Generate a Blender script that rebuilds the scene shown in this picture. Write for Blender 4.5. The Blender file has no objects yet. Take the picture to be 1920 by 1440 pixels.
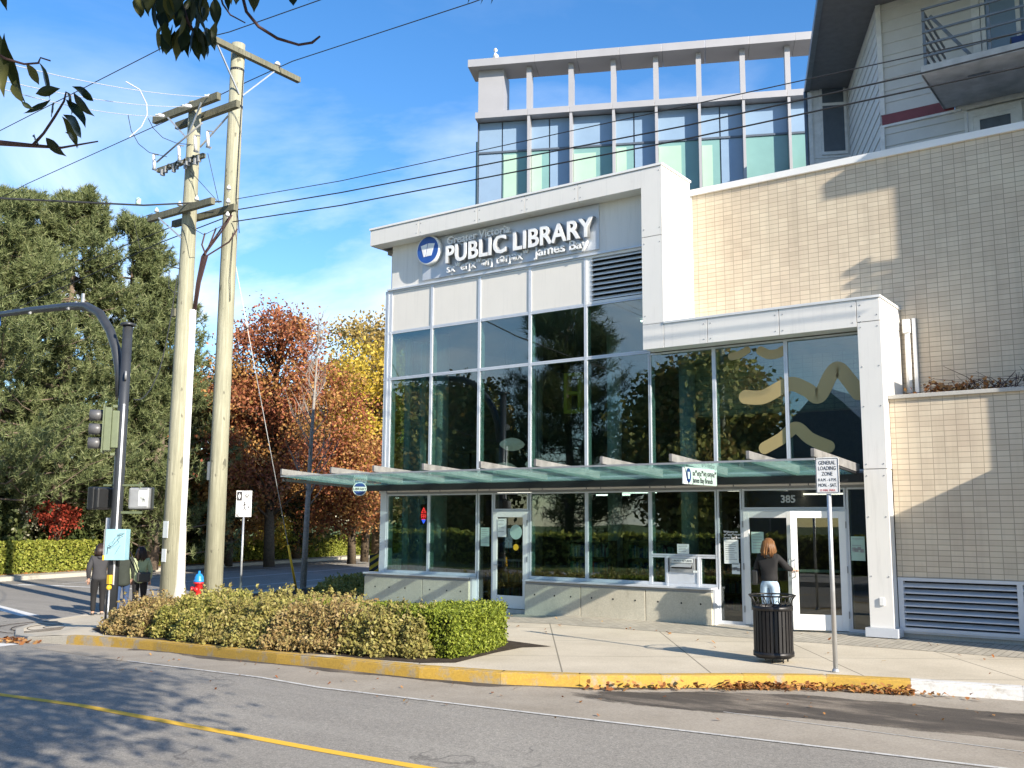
import bpy, bmesh, math, random
import numpy as np
from mathutils import Vector, Matrix
R = math.radians
S = bpy.context.scene
COL = S.collection
random.seed(7)
RNG = np.random.default_rng(11)

# ------------------------------------------------------------------ camera, sky, sun, exposure
CAM = Vector((16.499, -17.81, 1.88))
def make_camera():
    yaw, pit, rol = .6234, .1388, .0057
    fw = Vector((-math.sin(yaw)*math.cos(pit), math.cos(yaw)*math.cos(pit), math.sin(pit)))
    rt = Vector((math.cos(yaw), math.sin(yaw), 0)); up = rt.cross(fw)
    rt2 = rt*math.cos(rol) + up*math.sin(rol); up2 = -rt*math.sin(rol) + up*math.cos(rol)
    cd = bpy.data.cameras.new('camera'); co = bpy.data.objects.new('camera', cd); COL.objects.link(co)
    cd.sensor_width = 36; cd.lens = 36*1850/1920; cd.clip_start = .05; cd.clip_end = 2000
    m = Matrix((rt2, up2, -fw)).transposed().to_4x4(); m.translation = CAM
    co.matrix_world = m; S.camera = co
make_camera()
SUN_EL = R(24.5); SUN = Vector((.968*math.cos(SUN_EL), -.253*math.cos(SUN_EL), math.sin(SUN_EL)))
def make_world():
    w = bpy.data.worlds.new('World'); S.world = w; w.use_nodes = True
    nt = w.node_tree; nt.nodes.clear(); N = nt.nodes.new; L = nt.links.new
    sky = N('ShaderNodeTexSky'); sky.sky_type = 'NISHITA'; sky.sun_disc = False
    sky.sun_elevation = SUN_EL; sky.sun_rotation = math.atan2(.968, -.253); sky.altitude = 20
    sky.air_density = 1.0; sky.dust_density = .15; sky.ozone_density = 2.2
    hs = N('ShaderNodeHueSaturation'); hs.inputs['Hue'].default_value = .505; hs.inputs['Saturation'].default_value = 1.30; hs.inputs['Value'].default_value = 1.32
    L(sky.outputs[0], hs.inputs['Color'])
    tc = N('ShaderNodeTexCoord'); mp = N('ShaderNodeMapping'); mp.inputs['Scale'].default_value = (1.0, 1.0, 2.6)
    mp.inputs['Rotation'].default_value = (0, 0, R(20)); mp.inputs['Location'].default_value = (1.3, .4, .9)
    L(tc.outputs['Generated'], mp.inputs[0])
    n1 = N('ShaderNodeTexNoise'); n1.inputs['Scale'].default_value = 2.6; n1.inputs['Detail'].default_value = 9
    n1.inputs['Roughness'].default_value = .58; n1.inputs['Distortion'].default_value = .5
    L(mp.outputs[0], n1.inputs['Vector'])
    rp = N('ShaderNodeValToRGB'); rp.color_ramp.elements[0].position = .45; rp.color_ramp.elements[1].position = .66
    L(n1.outputs[0], rp.inputs[0])
    sx = N('ShaderNodeSeparateXYZ'); L(tc.outputs['Generated'], sx.inputs[0])
    mr = N('ShaderNodeMapRange'); mr.inputs[1].default_value = .20; mr.inputs[2].default_value = .46
    mr.inputs[3].default_value = .95; mr.inputs[4].default_value = .05
    L(sx.outputs[2], mr.inputs[0])
    mu = N('ShaderNodeMath'); mu.operation = 'MULTIPLY'; L(rp.outputs[0], mu.inputs[0]); L(mr.outputs[0], mu.inputs[1])
    mx = N('ShaderNodeMixRGB'); L(mu.outputs[0], mx.inputs[0]); L(hs.outputs[0], mx.inputs[1])
    mx.inputs[2].default_value = (6.9, 7.5, 8.3, 1)
    bg = N('ShaderNodeBackground'); bg.inputs[1].default_value = .09; L(mx.outputs[0], bg.inputs[0])
    out = N('ShaderNodeOutputWorld'); L(bg.outputs[0], out.inputs[0])
make_world()
def make_sun():
    l = bpy.data.lights.new('sun', 'SUN'); l.energy = 5.0; l.angle = R(.5); l.color = (1, .91, .77)
    o = bpy.data.objects.new('sun', l); COL.objects.link(o)
    o.rotation_euler = SUN.to_track_quat('Z', 'Y').to_euler(); o.location = (30, -20, 30)
make_sun()
S.view_settings.view_transform = 'Standard'; S.view_settings.look = 'None'
S.view_settings.exposure = 1.05; S.view_settings.gamma = 1
S.cycles.transparent_max_bounces = 24; S.cycles.max_bounces = 8
try: S.cycles.use_denoising = True
except Exception: pass

# ------------------------------------------------------------------ materials
def lin(c): return tuple((x/12.92 if x <= .04045 else ((x+.055)/1.055)**2.4) for x in c)
def mat(name):
    m = bpy.data.materials.new(name); m.use_nodes = True
    nt = m.node_tree; b = nt.nodes['Principled BSDF']
    return m, nt, b, nt.nodes.new, nt.links.new
def coords(nt, kind='Object', scale=(1, 1, 1), rot=(0, 0, 0)):
    tc = nt.nodes.new('ShaderNodeTexCoord'); mp = nt.nodes.new('ShaderNodeMapping')
    mp.inputs['Scale'].default_value = scale; mp.inputs['Rotation'].default_value = rot
    nt.links.new(tc.outputs[kind], mp.inputs[0]); return mp.outputs[0]
def noise(nt, vec, scale, detail=6, rough=.6):
    n = nt.nodes.new('ShaderNodeTexNoise'); n.inputs['Scale'].default_value = scale
    n.inputs['Detail'].default_value = detail; n.inputs['Roughness'].default_value = rough
    nt.links.new(vec, n.inputs['Vector']); return n.outputs[0]
def ramp(nt, fac, stops):
    r = nt.nodes.new('ShaderNodeValToRGB'); cr = r.color_ramp
    while len(cr.elements) > 1: cr.elements.remove(cr.elements[-1])
    cr.elements[0].position = stops[0][0]; cr.elements[0].color = (*stops[0][1], 1)
    for p, c in stops[1:]:
        e = cr.elements.new(p); e.color = (*c, 1)
    nt.links.new(fac, r.inputs[0]); return r.outputs[0]
def mixc(nt, fac, a, b, mode='MIX'):
    m = nt.nodes.new('ShaderNodeMixRGB'); m.blend_type = mode
    for i, v in enumerate((fac, a, b)):
        if hasattr(v, 'links'): nt.links.new(v, m.inputs[i])
        else: m.inputs[i].default_value = v if i == 0 else (*v, 1)
    return m.outputs[0]
def bump(nt, b, h, strength=.3, dist=.02):
    n = nt.nodes.new('ShaderNodeBump'); n.inputs['Strength'].default_value = strength; n.inputs['Distance'].default_value = dist
    nt.links.new(h, n.inputs['Height']); nt.links.new(n.outputs[0], b.inputs['Normal'])
def plain(name, c, rough=.5, metal=0, var=.12, scale=6, spec=.5, bumpy=0):
    m, nt, b, N, L = mat(name)
    v = coords(nt); n = noise(nt, v, scale)
    lo = tuple(x*(1-var) for x in c); hi = tuple(min(1, x*(1+var)) for x in c)
    L(ramp(nt, n, [(.3, lo), (.7, hi)]), b.inputs['Base Color'])
    b.inputs['Roughness'].default_value = rough; b.inputs['Metallic'].default_value = metal
    b.inputs['Specular IOR Level'].default_value = spec
    if bumpy: bump(nt, b, noise(nt, v, scale*12, 4), bumpy, .01)
    return m
def weathered(name, c, rough, streak=.16):
    m, nt, b, N, L = mat(name); v = coords(nt)
    col = ramp(nt, noise(nt, v, 1.1, 6), [(.3, tuple(x*.95 for x in c)), (.7, c)])
    st = noise(nt, coords(nt, scale=(7, 7, .45)), 1.6, 8, .7)
    col = mixc(nt, ramp(nt, st, [(.52, (0, 0, 0)), (.78, (streak*2.2,)*3)]), col, tuple(x*.55 for x in c))
    sp = noise(nt, v, 9, 8, .8); col = mixc(nt, ramp(nt, sp, [(.64, (0, 0, 0)), (.74, (.28,)*3)]), col, tuple(x*.6 for x in c))
    L(col, b.inputs['Base Color']); b.inputs['Roughness'].default_value = rough
    bump(nt, b, noise(nt, v, .8, 2), .25, .02); return m
def glow(name, c, s):
    m, nt, b, N, L = mat(name); b.inputs['Base Color'].default_value = (*c, 1)
    b.inputs['Emission Color'].default_value = (*c, 1); b.inputs['Emission Strength'].default_value = s; return m
def foliage(name, cols, trans=.3, rough=.55):
    m, nt, b, N, L = mat(name)
    g = N('ShaderNodeNewGeometry')
    k = len(cols)
    c = ramp(nt, g.outputs['Random Per Island'], [(i/max(1, k-1), col) for i, col in enumerate(cols)])
    L(c, b.inputs['Base Color']); b.inputs['Roughness'].default_value = rough
    b.inputs['Specular IOR Level'].default_value = .25
    t = N('ShaderNodeBsdfTranslucent'); L(c, t.inputs[0])
    mx = N('ShaderNodeMixShader'); mx.inputs[0].default_value = trans
    L(b.outputs[0], mx.inputs[1]); L(t.outputs[0], mx.inputs[2])
    L(mx.outputs[0], nt.nodes['Material Output'].inputs[0]); return m
def glass(name, tint=(.55, .62, .6), base=.10, power=.75, wave=.004):
    m, nt, b, N, L = mat(name); nt.nodes.remove(b)
    lw = N('ShaderNodeLayerWeight'); lw.inputs['Blend'].default_value = .5
    p = N('ShaderNodeMath'); p.operation = 'POWER'; L(lw.outputs['Facing'], p.inputs[0]); p.inputs[1].default_value = 4
    q = N('ShaderNodeMath'); q.operation = 'MULTIPLY_ADD'; L(p.outputs[0], q.inputs[0]); q.inputs[1].default_value = power; q.inputs[2].default_value = base
    t = N('ShaderNodeBsdfTransparent'); t.inputs[0].default_value = (*tint, 1)
    g = N('ShaderNodeBsdfGlossy'); g.inputs['Roughness'].default_value = 0.0; g.inputs[0].default_value = (.95, .98, 1, 1)
    if wave:
        n = noise(nt, coords(nt), .55, 1); bp = N('ShaderNodeBump'); bp.inputs['Strength'].default_value = 1; bp.inputs['Distance'].default_value = wave
        L(n, bp.inputs['Height']); L(bp.outputs[0], g.inputs['Normal'])
    mx = N('ShaderNodeMixShader'); L(q.outputs[0], mx.inputs[0]); L(t.outputs[0], mx.inputs[1]); L(g.outputs[0], mx.inputs[2])
    L(mx.outputs[0], nt.nodes['Material Output'].inputs[0]); return m

def m_asphalt():
    m, nt, b, N, L = mat('asphalt'); v = coords(nt)
    big = noise(nt, v, .35, 5); fine = noise(nt, v, 60, 3, .8); vo = N('ShaderNodeTexVoronoi'); vo.inputs['Scale'].default_value = 90; L(v, vo.inputs['Vector'])
    c = ramp(nt, big, [(.3, (.235, .213, .182)), (.7, (.305, .28, .24))])
    c = mixc(nt, .8, c, ramp(nt, fine, [(.32, (.2, .2, .2)), (.68, (.82, .82, .82))]), 'OVERLAY')
    c = mixc(nt, .55, c, ramp(nt, noise(nt, v, 22, 3, .9), [(.35, (.3, .3, .3)), (.65, (.72, .72, .72))]), 'OVERLAY')
    c = mixc(nt, .25, c, ramp(nt, vo.outputs['Distance'], [(.0, (.32, .32, .31)), (.5, (.09, .09, .09))]))
    # tyre-polished streaks along the road and light tan dust by the gutter
    st = noise(nt, coords(nt, scale=(.12, 2.2, 1), rot=(0, 0, R(-3.5))), 1.2, 4)
    c = mixc(nt, ramp(nt, st, [(.5, (0, 0, 0)), (.75, (.30, .30, .30))]), c, (.37, .345, .30))
    dv = N('ShaderNodeVectorMath'); dv.operation = 'ADD'; wn = N('ShaderNodeTexNoise'); wn.inputs['Scale'].default_value = 1.4; wn.inputs['Detail'].default_value = 6; L(v, wn.inputs['Vector'])
    sc = N('ShaderNodeVectorMath'); sc.operation = 'SCALE'; sc.inputs['Scale'].default_value = .9; L(wn.outputs['Color'], sc.inputs[0]); L(v, dv.inputs[0]); L(sc.outputs[0], dv.inputs[1])
    cr = N('ShaderNodeTexVoronoi'); cr.feature = 'DISTANCE_TO_EDGE'; cr.inputs['Scale'].default_value = .34; L(dv.outputs[0], cr.inputs['Vector'])
    k = ramp(nt, cr.outputs['Distance'], [(.0, (.75,)*3), (.006, (.0,)*3)]); mk = ramp(nt, noise(nt, v, .45, 3), [(.48, (0, 0, 0)), (.56, (1, 1, 1))])
    c = mixc(nt, mixc(nt, 1, k, mk, 'MULTIPLY'), c, (.06, .055, .05))
    od = noise(nt, v, 2.3, 5, .7); c = mixc(nt, ramp(nt, od, [(.66, (0, 0, 0)), (.74, (.38,)*3)]), c, (.07, .065, .06))
    L(c, b.inputs['Base Color']); b.inputs['Roughness'].default_value = .9
    bump(nt, b, fine, .5, .006); return m
def m_gutter():
    m, nt, b, N, L = mat('gutter_asphalt'); v = coords(nt)
    n = noise(nt, v, 1.1, 7); f = noise(nt, v, 45, 4, .8)
    c = ramp(nt, n, [(.3, (.25, .215, .17)), (.7, (.34, .30, .245))])
    c = mixc(nt, .5, c, ramp(nt, f, [(.3, (.25, .25, .25)), (.7, (.78, .78, .78))]), 'OVERLAY')
    L(c, b.inputs['Base Color']); b.inputs['Roughness'].default_value = .9; bump(nt, b, f, .4, .005); return m
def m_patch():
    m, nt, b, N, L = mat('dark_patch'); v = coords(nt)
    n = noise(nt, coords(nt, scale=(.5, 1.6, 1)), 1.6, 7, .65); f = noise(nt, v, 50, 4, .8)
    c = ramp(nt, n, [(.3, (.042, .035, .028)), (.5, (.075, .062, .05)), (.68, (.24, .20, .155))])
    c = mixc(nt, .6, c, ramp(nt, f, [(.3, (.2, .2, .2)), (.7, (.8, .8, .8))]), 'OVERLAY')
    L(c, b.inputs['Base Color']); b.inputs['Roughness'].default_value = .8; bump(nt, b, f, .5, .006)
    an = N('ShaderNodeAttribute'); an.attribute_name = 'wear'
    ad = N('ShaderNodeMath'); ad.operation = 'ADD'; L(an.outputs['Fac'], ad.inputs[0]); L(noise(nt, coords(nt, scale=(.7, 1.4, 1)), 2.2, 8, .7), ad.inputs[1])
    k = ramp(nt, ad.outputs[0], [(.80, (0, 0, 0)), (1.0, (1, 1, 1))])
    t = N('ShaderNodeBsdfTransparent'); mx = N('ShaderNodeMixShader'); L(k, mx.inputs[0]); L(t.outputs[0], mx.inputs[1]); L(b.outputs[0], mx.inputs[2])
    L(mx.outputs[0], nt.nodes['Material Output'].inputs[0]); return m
def m_concrete(name, lo, hi, joint=None, off=(0, 0)):
    m, nt, b, N, L = mat(name); v = coords(nt)
    c = ramp(nt, noise(nt, v, .8, 8), [(.3, lo), (.7, hi)])
    c = mixc(nt, .4, c, ramp(nt, noise(nt, v, 40, 4, .8), [(.3, (.3, .3, .3)), (.7, (.72, .72, .72))]), 'OVERLAY')
    sp = noise(nt, v, 5, 8, .75)
    c = mixc(nt, ramp(nt, sp, [(.60, (0, 0, 0)), (.72, (.5, .5, .5))]), c, tuple(x*.6 for x in lo))
    if joint:
        mp = coords(nt, rot=(0, 0, R(joint[2]))); br = N('ShaderNodeTexBrick'); br.offset = 0; br.inputs['Scale'].default_value = 1
        br.inputs['Brick Width'].default_value = joint[0]; br.inputs['Row Height'].default_value = joint[1]
        br.inputs['Mortar Size'].default_value = .012; br.inputs['Mortar Smooth'].default_value = .3
        br.inputs['Color1'].default_value = br.inputs['Color2'].default_value = (0, 0, 0, 1); br.inputs['Mortar'].default_value = (1, 1, 1, 1)
        L(mp, br.inputs['Vector'])
        c = mixc(nt, br.outputs[0], c, tuple(x*.45 for x in lo))
    L(c, b.inputs['Base Color']); b.inputs['Roughness'].default_value = .88
    bump(nt, b, noise(nt, v, 30, 5), .25, .006); return m
def m_brick(name, c1, c2, mortar, w, h, ms, offset, plane, depth=.5):
    m, nt, b, N, L = mat(name)
    tc = N('ShaderNodeTexCoord'); sx = N('ShaderNodeSeparateXYZ'); cb = N('ShaderNodeCombineXYZ'); L(tc.outputs['Object'], sx.inputs[0])
    L(sx.outputs[plane[0]], cb.inputs[0]); L(sx.outputs[plane[1]], cb.inputs[1])
    br = N('ShaderNodeTexBrick'); br.offset = offset; br.inputs['Scale'].default_value = 1
    br.inputs['Brick Width'].default_value = w; br.inputs['Row Height'].default_value = h
    br.inputs['Mortar Size'].default_value = ms; br.inputs['Mortar Smooth'].default_value = .2; br.inputs['Bias'].default_value = 0
    br.inputs['Color1'].default_value = (*c1, 1); br.inputs['Color2'].default_value = (*c2, 1); br.inputs['Mortar'].default_value = (*mortar, 1)
    L(cb.outputs[0], br.inputs['Vector'])
    c = mixc(nt, .35, br.outputs['Color'], ramp(nt, noise(nt, tc.outputs['Object'], 1.2, 7), [(.3, (.38, .38, .38)), (.7, (.62, .62, .62))]), 'OVERLAY')
    L(c, b.inputs['Base Color']); b.inputs['Roughness'].default_value = .8
    st = noise(nt, coords(nt, scale=(2.2, 2.2, .22)), 1.5, 8, .7)
    c = mixc(nt, ramp(nt, st, [(.48, (0, 0, 0)), (.75, (.45,)*3)]), c, tuple(x*.62 for x in c1)) if depth > .5 else c
    L(c, b.inputs['Base Color'])
    inv = N('ShaderNodeMath'); inv.operation = 'SUBTRACT'; inv.inputs[0].default_value = 1; L(br.outputs['Fac'], inv.inputs[1])
    bump(nt, b, inv.outputs[0], depth, .01); return m
def m_kerb(name, paint, wear, bare=(.36, .32, .26)):
    m, nt, b, N, L = mat(name); v = coords(nt)
    w = noise(nt, v, 2.6, 9, .72); f = noise(nt, v, 35, 4, .8)
    k = ramp(nt, w, [(wear-.06, (0, 0, 0)), (wear+.06, (1, 1, 1))])
    c = mixc(nt, k, paint, bare)
    c = mixc(nt, .45, c, ramp(nt, f, [(.3, (.3, .3, .3)), (.7, (.7, .7, .7))]), 'OVERLAY')
    g = noise(nt, coords(nt, scale=(1, 1, 6)), 3, 5)
    c = mixc(nt, ramp(nt, g, [(.55, (0, 0, 0)), (.75, (.35, .35, .35))]), c, (.16, .12, .08))
    L(c, b.inputs['Base Color']); b.inputs['Roughness'].default_value = .8; bump(nt, b, f, .4, .005); return m
def m_line(name, paint, wear=.62):
    m, nt, b, N, L = mat(name); v = coords(nt)
    k = ramp(nt, noise(nt, v, 14, 8, .8), [(wear-.05, (0, 0, 0)), (wear+.1, (1, 1, 1))])
    L(mixc(nt, k, paint, (.17, .165, .16)), b.inputs['Base Color']); b.inputs['Roughness'].default_value = .75; return m
def m_wood(name, lo, hi):
    m, nt, b, N, L = mat(name); v = coords(nt, scale=(11, 11, .3))
    n = noise(nt, v, 3.5, 9, .75); k = noise(nt, coords(nt, scale=(2.2, 2.2, 1.1)), 3.4, 2); bl = noise(nt, coords(nt, scale=(1, 1, .6)), 1.3, 6, .65)
    c = ramp(nt, n, [(.28, tuple(x*.72 for x in lo)), (.5, lo), (.72, hi)])
    c = mixc(nt, .5, c, ramp(nt, bl, [(.3, (.34, .36, .32)), (.7, (.62, .62, .60))]), 'OVERLAY')
    c = mixc(nt, ramp(nt, k, [(.655, (0, 0, 0)), (.70, (.8, .8, .8))]), c, tuple(x*.35 for x in lo))
    L(c, b.inputs['Base Color']); b.inputs['Roughness'].default_value = .85; bump(nt, b, n, .7, .012); return m
def m_siding(name, c, pitch):
    m, nt, b, N, L = mat(name); tc = N('ShaderNodeTexCoord'); sx = N('ShaderNodeSeparateXYZ'); L(tc.outputs['Object'], sx.inputs[0])
    L(ramp(nt, noise(nt, tc.outputs['Object'], 3), [(.3, tuple(x*.9 for x in c)), (.7, c)]), b.inputs['Base Color'])
    b.inputs['Roughness'].default_value = .6; return m

M = dict(
    asphalt=m_asphalt(), gutter=m_gutter(), patch=m_patch(),
    sidewalk=m_concrete('sidewalk_concrete', (.43, .375, .285), (.55, .485, .38), (1.9, 1.9, -35)),
    farwalk=m_concrete('far_pavement', (.33, .30, .26), (.42, .39, .34), (1.5, 1.5, -14)),
    ramp=m_concrete('ramp_concrete', (.38, .345, .28), (.47, .43, .36)),
    paver=m_brick('pavers', (.33, .30, .245), (.42, .38, .31), (.20, .18, .145), .22, .11, .008, .5, (1, 0), .3),
    base=m_concrete('base_concrete', (.42, .385, .30), (.56, .52, .42)),
    ledge=m_concrete('ledge_concrete', (.42, .40, .36), (.52, .5, .46)),
    brick=m_brick('tile_brick', (.55, .46, .345), (.63, .535, .405), (.34, .285, .215), .196, .0905, .0055, 0, (0, 2), .6),
    soil=plain('soil', (.05, .038, .028), .95, 0, .4, 9, .2, .6), lawn=plain('lawn', (.10, .13, .035), .9, 0, .4, 3, .2, .5),
    ykerb=m_kerb('yellow_kerb', (.44, .275, .045), .56, (.30, .265, .21)), wkerb=m_kerb('white_kerb', (.58, .575, .56), .63), ckerb=m_kerb('plain_kerb', (.40, .37, .31), .7),
    yline=m_line('yellow_line', (.74, .44, .035), .635), wline=m_line('white_line', (.68, .67, .64), .58), fline=m_line('fine_white_line', (.55, .54, .51), .55),
    white=weathered('white_cladding', (.735, .715, .68), .45), whitetrim=plain('white_trim', (.76, .755, .74), .4, 0, .04, 2),
    seam=plain('seam_dark', (.10, .10, .10), .8), alu=plain('aluminium', (.60, .63, .68), .38, .25, .05, 4), panel=weathered('spandrel', (.755, .715, .655), .5, .10),
    louver=plain('louver_metal', (.56, .58, .62), .45, .3, .06, 4), dark=plain('dark_void', (.012, .012, .013), .9), blackm=plain('black_steel', (.025, .026, .028), .4, .3),
    visor=plain('visor_grey', (.10, .10, .105), .4), beam=plain('weathered_beam', (.22, .215, .21), .55, .2, .35, 5), pane=glass('window_glass', (.57, .70, .68), .13, .85), doorpane=glass('door_glass', (.55, .58, .56), .08, .8), cang=None,
    reveal=plain('mullion_inside', (.50, .60, .55), .5), inwall=plain('inside_wall', (.34, .32, .28), .9), infloor=plain('inside_floor', (.20, .155, .11), .6), inceil=plain('inside_ceiling', (.30, .29, .27), .9),
    letter=plain('letter_white', (.82, .82, .82), .35), navy=plain('navy_blue', (.02, .055, .23), .4), blue=plain('sign_blue', (.02, .09, .36), .4),
    signb=plain('sign_board_metal', (.54, .57, .62), .4, .3, .05, 2), paper=plain('paper', (.68, .72, .70), .7, 0, .06, 12), greenpaper=plain('green_paper', (.35, .50, .44), .7, 0, .08, 9), ink=plain('ink', (.03, .03, .035), .7), red=plain('red_ink', (.55, .06, .04), .6),
    pole=m_wood('pole_wood', (.285, .275, .205), (.455, .44, .34)), arm=m_wood('arm_wood', (.13, .125, .09), (.22, .21, .155)),
    galv=plain('galvanised', (.50, .51, .52), .4, .6, .1, 8), wire=plain('wire_black', (.02, .02, .022), .6), wiregrey=plain('wire_grey', (.5, .5, .5), .5), porc=plain('porcelain', (.62, .62, .64), .25),
    conduit=plain('white_conduit', (.78, .78, .80), .5), sigpole=plain('pole_charcoal', (.055, .06, .068), .4, .4, .1, 6), siggreen=plain('signal_green', (.115, .14, .08), .45), tealbox=plain('blue_cabinet', (.27, .47, .55), .5, 0, .06, 5), yellow=plain('safety_yellow', (.75, .46, .02), .5), grey=plain('mid_grey', (.26, .27, .28), .5, .2),
    hydr=plain('hydrant_red', (.55, .02, .02), .35), hydb=plain('hydrant_blue', (.02, .22, .60), .35), canm=plain('can_black', (.022, .021, .022), .42, .4, .15, 8),
    skin=plain('skin', (.56, .34, .25), .5), hairr=foliage('hair_auburn', [(.07, .03, .014), (.14, .062, .026), (.27, .14, .058), (.10, .042, .018)], .05, .4), hairb=foliage('hair_dark', [(.012, .008, .007), (.03, .02, .016), (.05, .03, .025)], .0, .4),
    cblack=plain('cloth_black', (.009, .0085, .0095), .85), cdark=plain('cloth_dark_green', (.022, .028, .022), .85), cgrey=plain('cloth_charcoal', (.035, .035, .04), .85), csage=plain('cloth_sage', (.34, .39, .22), .8), jeans=plain('light_denim', (.36, .48, .60), .8, 0, .2, 14), djeans=plain('dark_denim', (.03, .06, .14), .85), leather=plain('black_leather', (.02, .02, .02), .4),
    siding=m_siding('grey_siding', (.60, .605, .615), .14), trimw=plain('apartment_trim', (.66, .67, .69), .5), rband=plain('red_band', (.19, .04, .05), .5), soffit=plain('soffit_dark', (.14, .14, .145), .8), balc=plain('balcony_concrete', (.42, .43, .44), .8, 0, .25, 3), rail=plain('rail_grey', (.17, .185, .20), .4, .4),
    tblue=plain('tower_blue_glass', (.21, .30, .42), .16, 0, .05, 2), tgreen=plain('tower_green_glass', (.17, .31, .30), .14, 0, .06, 2), tblind=plain('tower_blind', (.33, .47, .38), .25, 0, .04, 3), tmet=plain('tower_metal', (.35, .345, .36), .45, .2, .05, 1.5), tdark=plain('tower_mullion', (.08, .10, .13), .4),
    bark=plain('bark_brown', (.10, .075, .05), .9, 0, .4, 12, .2, .8), barkg=plain('bark_grey', (.28, .255, .23), .85, 0, .3, 12, .2, .5), pbark=plain('pine_bark', (.17, .13, .10), .9, 0, .4, 10, .2, .8), twig=plain('twig_dark', (.06, .03, .03), .8),
)
def m_canopy():
    m = glass('canopy_glass', (.84, .95, .93), .05, .4, 0); nt = m.node_tree; N, L = nt.nodes.new, nt.links.new
    out = nt.nodes['Material Output']; src = out.inputs[0].links[0].from_socket
    t = N('ShaderNodeBsdfTranslucent'); t.inputs[0].default_value = (.26, .45, .41, 1); d = N('ShaderNodeBsdfDiffuse'); d.inputs[0].default_value = (.15, .30, .27, 1)
    a = N('ShaderNodeAddShader'); L(t.outputs[0], a.inputs[0]); L(d.outputs[0], a.inputs[1])
    mx = N('ShaderNodeMixShader'); mx.inputs[0].default_value = .19; L(src, mx.inputs[1]); L(a.outputs[0], mx.inputs[2]); L(mx.outputs[0], out.inputs[0]); return m
M['cang'] = m_canopy()
M['pine'] = foliage('pine_needles', [(0.073, 0.098, 0.037), (0.119, 0.149, 0.059), (0.173, 0.206, 0.083), (0.228, 0.257, 0.113), (0.283, 0.298, 0.147)], .3)
M['cedar'] = foliage('cedar_leaf', [(.022, .035, .013), (.045, .065, .02), (.08, .10, .03), (.12, .13, .045)], .2)
M['maple'] = foliage('maple_leaf_red', [(0.169, 0.054, 0.038), (0.286, 0.092, 0.052), (0.403, 0.146, 0.067), (0.455, 0.194, 0.085), (0.312, 0.13, 0.062), (0.156, 0.076, 0.038)], .35)
M['maple2'] = foliage('maple_leaf_orange', [(0.276, 0.137, 0.045), (0.46, 0.242, 0.077), (0.54, 0.315, 0.108), (0.345, 0.179, 0.059), (0.253, 0.168, 0.054)], .35)
M['gold'] = foliage('gold_leaf', [(0.396, 0.273, 0.03), (0.572, 0.42, 0.05), (0.638, 0.483, 0.1), (0.33, 0.284, 0.05)], .35)
M['tan'] = foliage('tan_leaf', [(.30, .22, .08), (.40, .30, .10), (.36, .24, .07), (.22, .17, .06)], .35)
M['hedge'] = foliage('hedge_leaf', [(.14, .17, .025), (.22, .25, .04), (.30, .32, .055), (.38, .37, .08)], .25)
M['box'] = foliage('box_leaf', [(0.089, 0.121, 0.017), (0.146, 0.187, 0.021), (0.209, 0.253, 0.028), (0.293, 0.323, 0.052)], .25)
M['shrub'] = foliage('shrub_leaf', [(0.206, 0.156, 0.059), (0.278, 0.237, 0.074), (0.341, 0.303, 0.089), (0.247, 0.242, 0.069), (0.413, 0.35, 0.148)], .25)
M['shrubb'] = foliage('shrub_brown_leaf', [(0.206, 0.129, 0.054), (0.309, 0.216, 0.089), (0.361, 0.267, 0.117), (0.268, 0.221, 0.071), (0.392, 0.313, 0.152)], .25)
M['shrubg'] = foliage('shrub_green_leaf', [(0.144, 0.156, 0.039), (0.236, 0.234, 0.056), (0.337, 0.312, 0.079), (0.422, 0.353, 0.125)], .25)
M['cherry'] = foliage('cherry_leaf', [(.012, .022, .008), (.022, .036, .012), (.035, .045, .014), (.10, .10, .03)], .25, .4)
M['litter'] = foliage('fallen_leaf', [(.20, .07, .025), (.34, .13, .04), (.42, .22, .07), (.26, .10, .035), (.48, .30, .12)], .1)
M['redleaf'] = foliage('red_shrub_leaf', [(.28, .03, .02), (.42, .07, .04), (.20, .05, .03)], .3)
M['paleleaf'] = foliage('pale_shrub_leaf', [(.20, .20, .12), (.34, .33, .22), (.42, .40, .30), (.10, .12, .05)], .3)
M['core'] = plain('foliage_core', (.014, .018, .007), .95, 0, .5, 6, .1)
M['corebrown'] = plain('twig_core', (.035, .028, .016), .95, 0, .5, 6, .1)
M['neonr'] = glow('neon_red', (1, .04, .04), 1.4); M['neonb'] = glow('neon_blue', (.05, .12, 1), 1.6); M['lampg'] = glow('ceiling_lamp', (1, .93, .8), 2.5)

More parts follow.
